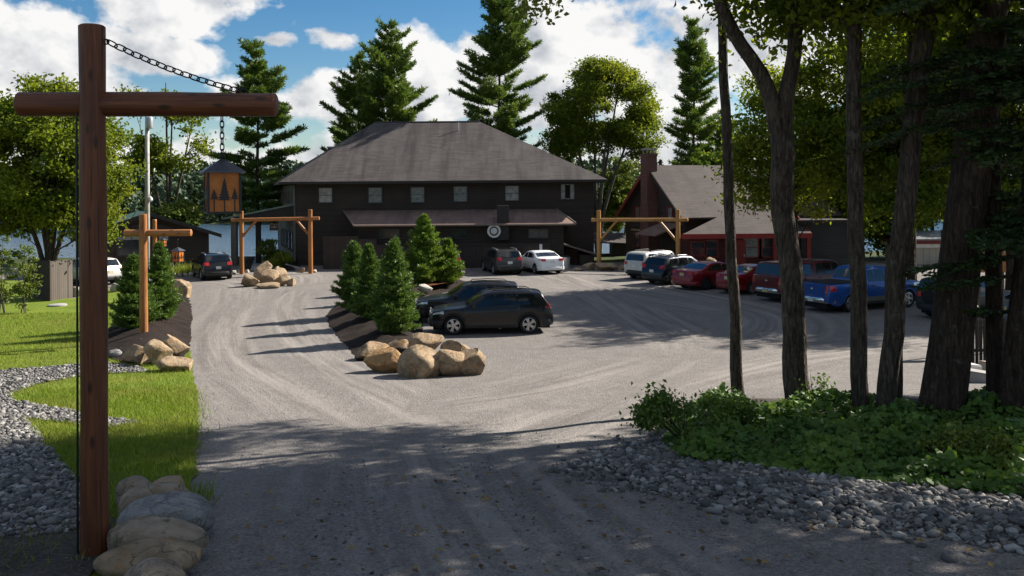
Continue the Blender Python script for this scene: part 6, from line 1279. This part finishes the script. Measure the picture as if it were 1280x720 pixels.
    if typ in ('pickup', 'capped'):
        m = MB(); m.box((-L / 2 - .003 + .012, -W / 2 * .76, .37 * Hh), (-L / 2 + .05, W / 2 * .76, .635 * Hh), .012); tg = m.build("tailgate", paint, rt, local=True)
        m = MB(); m.lathe([(.001, 0), (.085, 0), (.075, .012), (.001, .014)], 20, Matrix.Translation((-L / 2 + .008, 0, .53 * Hh)) @ Matrix.Rotation(R(-90), 4, 'Y') @ Matrix.Scale(.5, 4, (1, 0, 0))); c = m.build("badge", M_CHROME, None, local=True); c.parent = tg
        if typ == 'pickup': m = MB(); m.box((-L / 2 + .16, -W / 2 * .80, .655 * Hh), (L / 2 - .645 * L, W / 2 * .80, .667 * Hh)); m.build("dark_bed_panel", M_UNDER, rt, local=True)  # near-black panel on the closed top stands for the shaded open bed
        if typ == 'pickup':
            for sg in (1, -1): grid(lambda u, v: lowpt(S['wx'][0] + Rw * 1.25 / L + (S['wx'][1] - S['wx'][0] - Rw * 2.5 / L) * u, .02 + .3 * v, sg, .013), 8, 3).build("lower_panel", M_LOWER, rt, local=True, smooth=True)
    if 'spare' in opts:
        M = Matrix.Translation((-L / 2 - .02, 0, .60 * Hh)) @ Matrix.Rotation(R(-90), 4, 'Y'); m = MB(); m.lathe([(.001, .0), (.30, .0), (.36, .03), (.37, .1), (.36, .19), (.30, .22), (.12, .2), (.001, .2)], 28, M); m.build("spare_wheel", M_TYRE, rt, local=True, angle=40)
    # wheels
    for w in S['wx']:
        for sg in (1, -1):
            M = Matrix.Translation((X(w), sg * (W / 2 - .125), Rw)) @ Matrix.Rotation(R(90) * -sg, 4, 'X'); rr = Rw * .68
            m = MB(); m.lathe([(rr, -.10), (Rw * .93, -.11), (Rw * .995, -.085), (Rw, -.04), (Rw, .04), (Rw * .995, .085), (Rw * .93, .112), (rr * 1.06, .105), (rr, .09)], 32, M, close=True); ty = m.build("tyre", M_TYRE, None, local=True, angle=45)
            wh = bpy.data.objects.new("wheel", None); COL.objects.link(wh); wh.parent = rt; ty.parent = wh
            m = MB(); m.lathe([(rr * .9, -.05), (rr * 1.0, -.05), (rr * 1.005, .095), (rr * .93, .1), (rr * .9, .03)], 32, M, close=True)
            dk = MB(); dk.lathe([(.001, -.04), (rr * .89, -.04), (rr * .89, -.02), (.001, -.02)], 24, M)  # near-black backing plate seen between the spokes
            for q in range(5):
                for e in (-.17, .17):
                    a = 6.2832 * q / 5 + e; c, s = math.cos(a), math.sin(a); k = .026; V = [(c * .04 - s * k, s * .04 + c * k, .0), (c * .04 + s * k, s * .04 - c * k, .0), (c * rr * .95 + s * k, s * rr * .95 - c * k, .0), (c * rr * .95 - s * k, s * rr * .95 + c * k, .0)]; V += [(p[0], p[1], .075) for p in V]; m.add([M @ Vector(p) for p in V], [(3, 2, 1, 0), (4, 5, 6, 7), (0, 1, 5, 4), (1, 2, 6, 5), (2, 3, 7, 6), (3, 0, 4, 7)])
            m.lathe([(.001, 0), (.075, 0), (.07, .085), (.001, .09)], 16, M); bk = dk.build('backing_disc', M_UNDER, None, local=True); bk.parent = wh; ri = m.build("rim", rim or M_RIM, None, local=True, angle=40); ri.parent = wh
    return rt
P_BLACK = m_paint("paint_black", (.006, .006, .007), .1, .25); P_GRAPH = m_paint("paint_graphite", (.018, .019, .021), .4, .3); P_GREY = m_paint("paint_dark_grey", (.045, .042, .038), .4, .3); P_WHITE = m_paint("paint_white", (.72, .73, .74), .0, .3); P_SILV = m_paint("paint_silver_white", (.46, .45, .42), .2, .35); P_NAVY = m_paint("paint_navy", (.012, .018, .028), .4, .28)
P_RED = m_paint("paint_red", (.21, .007, .013), .3, .28); P_MAR = m_paint("paint_maroon", (.085, .012, .016), .3, .32); P_BLUE = m_paint("paint_blue", (.012, .068, .27), .3, .3); P_SLATE = m_paint("paint_slate", (.06, .085, .11), .4, .3); M_LOWER = m_paint("paint_pewter", (.16, .15, .14), .4, .4)
car('suv', "glossy black suv parked side-on by the island boulders, nearest of all the cars", -.85, 33.9, 266, P_BLACK, rim=M_RIM, opts=('black_rails', 'rails'), group='parked cars on the island')
car('suv', "charcoal suv just behind the nearest black one", -1.75, 37.0, 266, P_GRAPH, rim=M_RIMD, opts=('rails', 'black_rails'), group='parked cars on the island')
car('suv', "dark suv by the lodge, half hidden behind the bright green spruces", -4.55, 58.6, -10, P_GRAPH, opts=(), plate=M_PLATEW, group='cars parked at the lodge')
car('suv', "dark grey brown suv backed up in the middle of the lodge fence", -.75, 58.75, -15, P_GREY, opts=('rails',), plate=M_PLATEW, group='cars parked at the lodge')
car('sedan', "white saloon parked at the right end of the lodge fence", 1.75, 58.9, -21, P_WHITE, plate=M_PLATEW, group='cars parked at the lodge')
car('suv', "black suv parked by the cabin near the left log gate", -19.35, 56.6, -29, P_BLACK, opts=('rails', 'chrome'), plate=M_PLATEW, group='cars parked at the left')
car('suv', "silver white suv whose tail shows right of the near log post", -25.9, 53.4, -62, P_SILV, group='cars parked at the left')
GRW = 'cars in the row on the right'
car('boxy', "boxy silver white small suv, first in the row on the right", 8.95, 54.5, 50, P_SILV, opts=('rails', 'black_rails', 'roof'), group=GRW, plate=M_PLATEW)
car('suv', "dark navy suv beside the boxy silver one", 9.75, 51.5, 53, P_NAVY, opts=('rails',), group=GRW, plate=M_PLATEW)
car('sedan', "dark red saloon beside the navy suv", 11.1, 48.7, 58, P_RED, rim=M_RIMD, group=GRW)
car('sedan', "second red saloon, half hidden behind the slim leftmost trunk", 13.0, 46.6, 58, P_RED, group=GRW)
car('capped', "maroon pickup with a windowed cap over its bed", 14.7, 43.6, 61, P_MAR, name='pickup_truck', cat='pickup', group=GRW)
car('pickup', "bright blue four door pickup with a pewter lower band", 15.75, 39.9, 64, P_BLUE, name='pickup_truck', cat='pickup', group=GRW, opts=('chrome',), plate=M_PLATEW)
car('boxy', "dark off roader with a spare wheel on its tail, beside the massive trunk", 19.1, 36.9, 66, P_NAVY, opts=('spare',), rim=M_RIMD, group=GRW)
car('sedan', "slate blue saloon behind the picket fence at the right", 20.6, 33.6, 74, P_SLATE, group=GRW)
